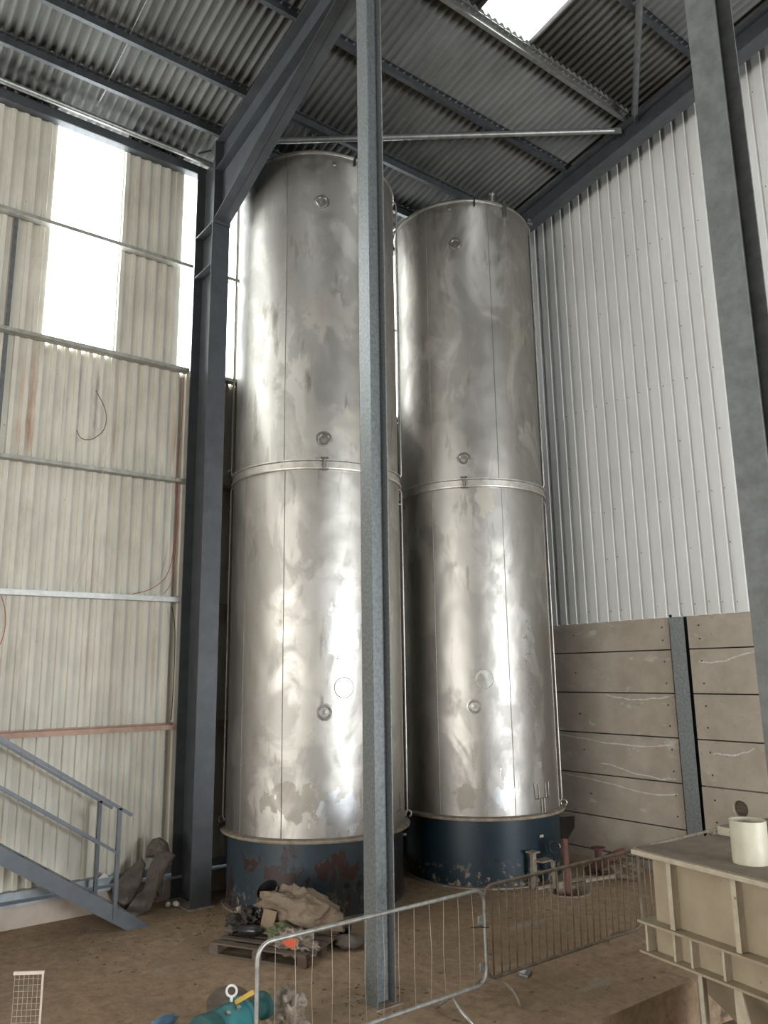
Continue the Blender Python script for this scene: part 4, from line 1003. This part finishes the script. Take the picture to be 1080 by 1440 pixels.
# ------------------------------------------------------------------ pump, plastic bag, disc, blue scrap
pa, pb = Vector((-6.84, 3.30, 0.30)), Vector((-7.06, 3.85, 0.30))
ax = (pb-pa).normalized(); q = Vector((0, 0, 1)).rotation_difference(ax).to_matrix()
t = thing('teal_pump', ((pa.x+pb.x)/2, (pa.y+pb.y)/2, 0), 'teal painted pump with eyebolt and yellow tag at the bottom edge', 'pump')
MB().lathe([(0.001, -0.06), (0.11, -0.06), (0.11, 0.0), (0.165, 0.02), (0.165, 0.36), (0.15, 0.40), (0.001, 0.40)], pa, 40, q).build('pump_body', 'teal', t, smooth='auto')
MB().lathe([(0.15, 0.34), (0.178, 0.345), (0.178, 0.385), (0.15, 0.39)], pa, 40, q).build('body_flange', 'teal', t, smooth='auto')
mb = MB().lathe([(0.10, -0.12), (0.175, -0.115), (0.185, -0.09), (0.175, -0.04), (0.17, 0.03), (0.10, 0.03)], pa, 40, q).lathe([(0.001, -0.15), (0.07, -0.15), (0.075, -0.10)], pa, 32, q)
mb.build('end_cap', 'teal_dark', t, smooth='auto')
MB().lathe([(0.001, 0.38), (0.10, 0.38), (0.09, 0.50), (0.085, 0.64), (0.115, 0.66), (0.12, 0.70), (0.10, 0.705), (0.09, 0.66), (0.001, 0.655)], pa, 32, q).build('outlet_neck', 'teal_dark', t, smooth='auto')
ep = pa + ax*0.25 + Vector((0, 0, 0.175))
mb = MB().tube(arc(ep+Vector((0, 0, 0.085)), 0.045, 0, 2*math.pi, (0.6, 0.8, 0), (0, 0, 1), 20), 0.011, 8, cap=False).tube([ep, ep+Vector((0, 0, 0.045))], 0.014, 10)
mb.build('eye_bolt', 'white', t, smooth=True)
for d_ in (-0.11, 0.02):
    p = pa + ax*(0.25+d_) + Vector((0.10, 0, 0.14))
    MB().cyl(p, 0.022, 0.05, (0.5, 0, 0.8), 6).build('bolt', 'chrome', t)
MB().box(pa + ax*0.36 + Vector((0.09, 0.0, 0.20)), (0.05, 0.18, 0.008), E3(25, 20, -12)).build('yellow_tag', 'yellow', t)
mb = MB(); mb.ab((pa.x-0.14, pa.y+0.02, 0.0), (pa.x+0.14, pa.y+0.36, 0.03)); mb.ab((pa.x-0.04, pa.y+0.06, 0.03), (pa.x+0.04, pa.y+0.32, 0.17))
mb.build('pump_foot', 'teal_dark', t)
hblob('plastic_bag', 'film', (-7.10, 4.22, 0.14), (0.19, 0.12, 0.20), E3(0, 20, 20), 'crumpled clear plastic bag at the foot of the thin-wired barrier beside the pump', 'bag', 14, 1.5, 0.8, 5, 0.004)
mb = MB(); mb.lathe([(0.001, -0.02), (0.20, -0.02), (0.23, 0.0), (0.22, 0.025), (0.10, 0.03), (0.001, 0.02)], (-7.80, 3.95, 0.10), 40, E3(8, 22, 0))
mb.ab((-7.86, 3.90, 0.0), (-7.74, 4.0, 0.10))
frame_thing('steel_disc', mb, 'wood', (-7.80, 3.95, 0), 'dark brown steel disc lying behind the teal pump', 'disc')
mb = MB(); mb.blob((-7.90, 3.30, 0.06), (0.07, 0.16, 0.055), E3(0, 0, 20), 0.3, 2.5, 17, 3)
tag(mb.build('blue_wrapper', 'bluep', origin=(-7.9, 3.3, 0), smooth=True), 'crumpled pale blue wrapper at the bottom edge left of the pump', 'wrapper')
# weld mesh panel at the lower left corner
a, b_ = Vector((-7.63, 1.88, 0)), Vector((-7.50, 2.07, 0))
t = thing('mesh_panel', (a+b_)/2, 'small upright weld mesh panel with pale top bar in the lower left corner', 'mesh panel')
MB().box((a+b_)/2 + Vector((0, 0, 0.88)), (0.02, (b_-a).length+0.02, 0.025), Matrix.Rotation(math.atan2(-(b_.x-a.x), b_.y-a.y), 3, 'Z')).build('top_bar', 'pinkbar', t)
MB().tube([b_, b_+Vector((0, 0, 0.88))], 0.009, 8).build('side_bar', 'pinkbar', t)
mb = MB()
for i in range(6): p = a + (b_-a)*i/6.0; mb.tube([p, p+Vector((0, 0, 0.88))], 0.0022, 5)
for i in range(1, 19): z = 0.88 - i*0.047; mb.tube([a+Vector((0, 0, z)), b_+Vector((0, 0, z))], 0.0022, 5)
mb.build('wire_grid', 'mesh', t)

# ------------------------------------------------------------------ manhole fittings, red valve, litter
hx, hy, hr = HOLE
t = thing('manhole_frame', (hx, hy, 0), 'rusty rectangular steel frame around the open round manhole by the dark blue skirt', 'manhole frame')
MB().lathe([(hr-0.005, -0.05), (hr-0.005, 0.012), (hr+0.035, 0.012), (hr+0.05, 0.0)], (hx, hy, 0), 40).build('ring', 'flange_dirty', t)
mb = MB()
for (p, q_) in (((hx-0.35, hy-0.30, 0.02), (hx-0.20, hy+0.75, 0.05)), ((hx+0.05, hy+0.35, 0.10), (hx+0.15, hy+0.95, 0.10)), ((hx-0.20, hy+0.75, 0.04), (hx+0.15, hy+0.95, 0.08))):
    mb.tube([p, q_], 0.03, 6)
mb.build('loose_angle', 'flange_dirty', t)
mb = MB().tube([(hx-0.02, hy+0.02, -0.3), (hx-0.02, hy+0.02, 0.75)], 0.045, 12)
frame_thing('red_standpipe', mb, 'rusty', (hx, hy, 0), 'rusty red standpipe rising from the manhole behind the muddy barrier', 'pipe')
t = thing('pipe_stack', (-8.75, 10.9, 0), 'rusty red pipe fittings stacked against the gable wall right of the dark blue skirt', 'pipe fittings')
MB().tube([(-9.0, 11.0, 0.05), (-8.6, 11.1, 0.32), (-8.3, 11.05, 0.45)], 0.07, 12).build('bent_pipe', 'rusty', t, smooth=True)
MB().lathe([(0.001, 0), (0.12, 0), (0.12, 0.03), (0.06, 0.04), (0.06, 0.36), (0.12, 0.37), (0.12, 0.40), (0.001, 0.40)], (-8.95, 11.25, 0.0), 24).build('flanged_piece', 'rusty', t, smooth='auto')
MB().blob((-8.6, 11.3, 0.12), (0.35, 0.22, 0.14), None, 0.3, 2.5, 31, 3).build('debris_mound', 'leaf', t)
t = thing('pump_stand', (-8.98, 9.72, 0), 'grey steel post and bracket standing beside the dark blue skirt behind the muddy barrier', 'stand')
MB().ab((-9.03, 9.68, 0), (-8.97, 9.76, 0.52)).ab((-9.08, 9.64, 0.52), (-8.92, 9.80, 0.54)).build('upright', 'flange_dirty', t)
MB().ab((-8.84, 9.95, 0), (-8.80, 10.02, 0.42)).ab((-9.0, 9.70, 0.40), (-8.80, 10.0, 0.42)).build('side_bracket', 'flange_dirty', t)
mb = MB(); mb.tube(arc((-8.93, 10.15, 0.55), 0.09, 0, 5.2, (0.8, 0.5, 0), (0, 0, 1), 16), 0.02, 8)
frame_thing('black_hose', mb, 'blackp', (-8.93, 10.15, 0.45), 'short loop of black hose against the dark blue skirt', 'hose')
# dark disc in the panel hole is a wall detail; white packet on the floor
mb = MB(); mb.box((-6.66, 6.98, 0.022), (0.11, 0.16, 0.03), E3(4, 5, 25), 0.008)
tp = thing('white_packet', (-6.66, 6.98, 0), 'small white and grey packet lying on the floor in front of the muddy barrier', 'packet')
mb.build('wrapper', 'galv', tp); MB().box((-6.68, 6.96, 0.042), (0.07, 0.07, 0.008), E3(4, 5, 25)).build('white_label', 'white', tp)
# leaf litter and grit
mb = MB()
for i in range(520):
    if i < 200:
        a = random.uniform(-2.8, 0.6); r_ = 1.46+random.random()**2*0.5
        cxx, cyy = random.choice(((-10.96, 6.97), (-10.44, 10.04))); x, y = cxx+r_*math.cos(a), cyy+r_*math.sin(a)
    elif i < 330: x, y = random.uniform(-12.0, -9.5), random.uniform(3.2, 6.0)
    elif i < 420: x, y = random.gauss(-7.2, 0.25), random.gauss(5.3, 0.3)
    else: x, y = random.uniform(-9.0, -5.5), random.uniform(4, 11.8)
    s_ = random.uniform(0.006, 0.02); an = random.uniform(0, 3.14)
    mb.box((x, y, 0.004), (s_*random.uniform(1, 3), s_, 0.006), Matrix.Rotation(an, 3, 'Z'))
tag(mb.build('leaf_litter', 'leaf', origin=(-9, 7, 0)), 'dry leaves, twigs and grit scattered over the dusty floor', 'litter', None, 'stuff')

# ------------------------------------------------------------------ wires on the left wall
wx = -12.10
def wire(name, pts, r_, m, label):
    mb = MB()
    P_ = [Vector((wx, y, z)) for (y, z) in pts]; out = []
    for i in range(len(P_)-1):
        p0, p1, p2, p3 = P_[max(i-1, 0)], P_[i], P_[i+1], P_[min(i+2, len(P_)-1)]
        for k in range(6):
            s = k/6
            out.append(0.5*((2*p1) + (p2-p0)*s + (2*p0-5*p1+4*p2-p3)*s*s + (3*p1-p0-3*p2+p3)*s**3))
    out.append(P_[-1])
    mb.tube(out, r_, 6)
    return frame_thing(name, mb, m, P_[0], label, 'wire')
wire('red_wire', [(5.00, 8.3), (4.99, 7.4), (4.93, 6.5), (4.97, 6.0), (4.95, 5.4), (4.85, 4.9), (4.6, 4.66), (4.3, 4.56)], 0.006, 'red_wire', 'red wire hanging down beside the column and curling onto the pale girt')
wire('red_wire', [(4.96, 6.45), (4.99, 5.9), (4.97, 5.3), (4.93, 4.8), (4.80, 4.58)], 0.005, 'red_wire', 'thin second red wire falling straight to the pale girt end')
wire('red_wire', [(2.43, 4.44), (2.50, 4.2), (2.50, 3.9), (2.40, 3.6)], 0.006, 'red_wire', 'red wire loop below the pale girt at the far left')
wire('pale_string', [(3.83, 6.9), (3.75, 6.5), (3.72, 6.3), (3.62, 5.4), (3.50, 4.9), (3.42, 4.56)], 0.004, 'cord', 'pale frayed string hanging over the middle of the left cladding')
wire('black_cable', [(4.95, 4.40), (5.02, 4.0), (5.03, 3.2), (5.01, 2.62)], 0.007, 'black', 'thin black cable down the cladding edge beside the column')
wire('dead_creeper', [(3.55, 7.75), (3.72, 7.45), (3.72, 7.15), (3.55, 6.95), (3.38, 6.93), (3.30, 7.05)], 0.007, 'leaf', 'curl of dead creeper stuck on the upper cladding')
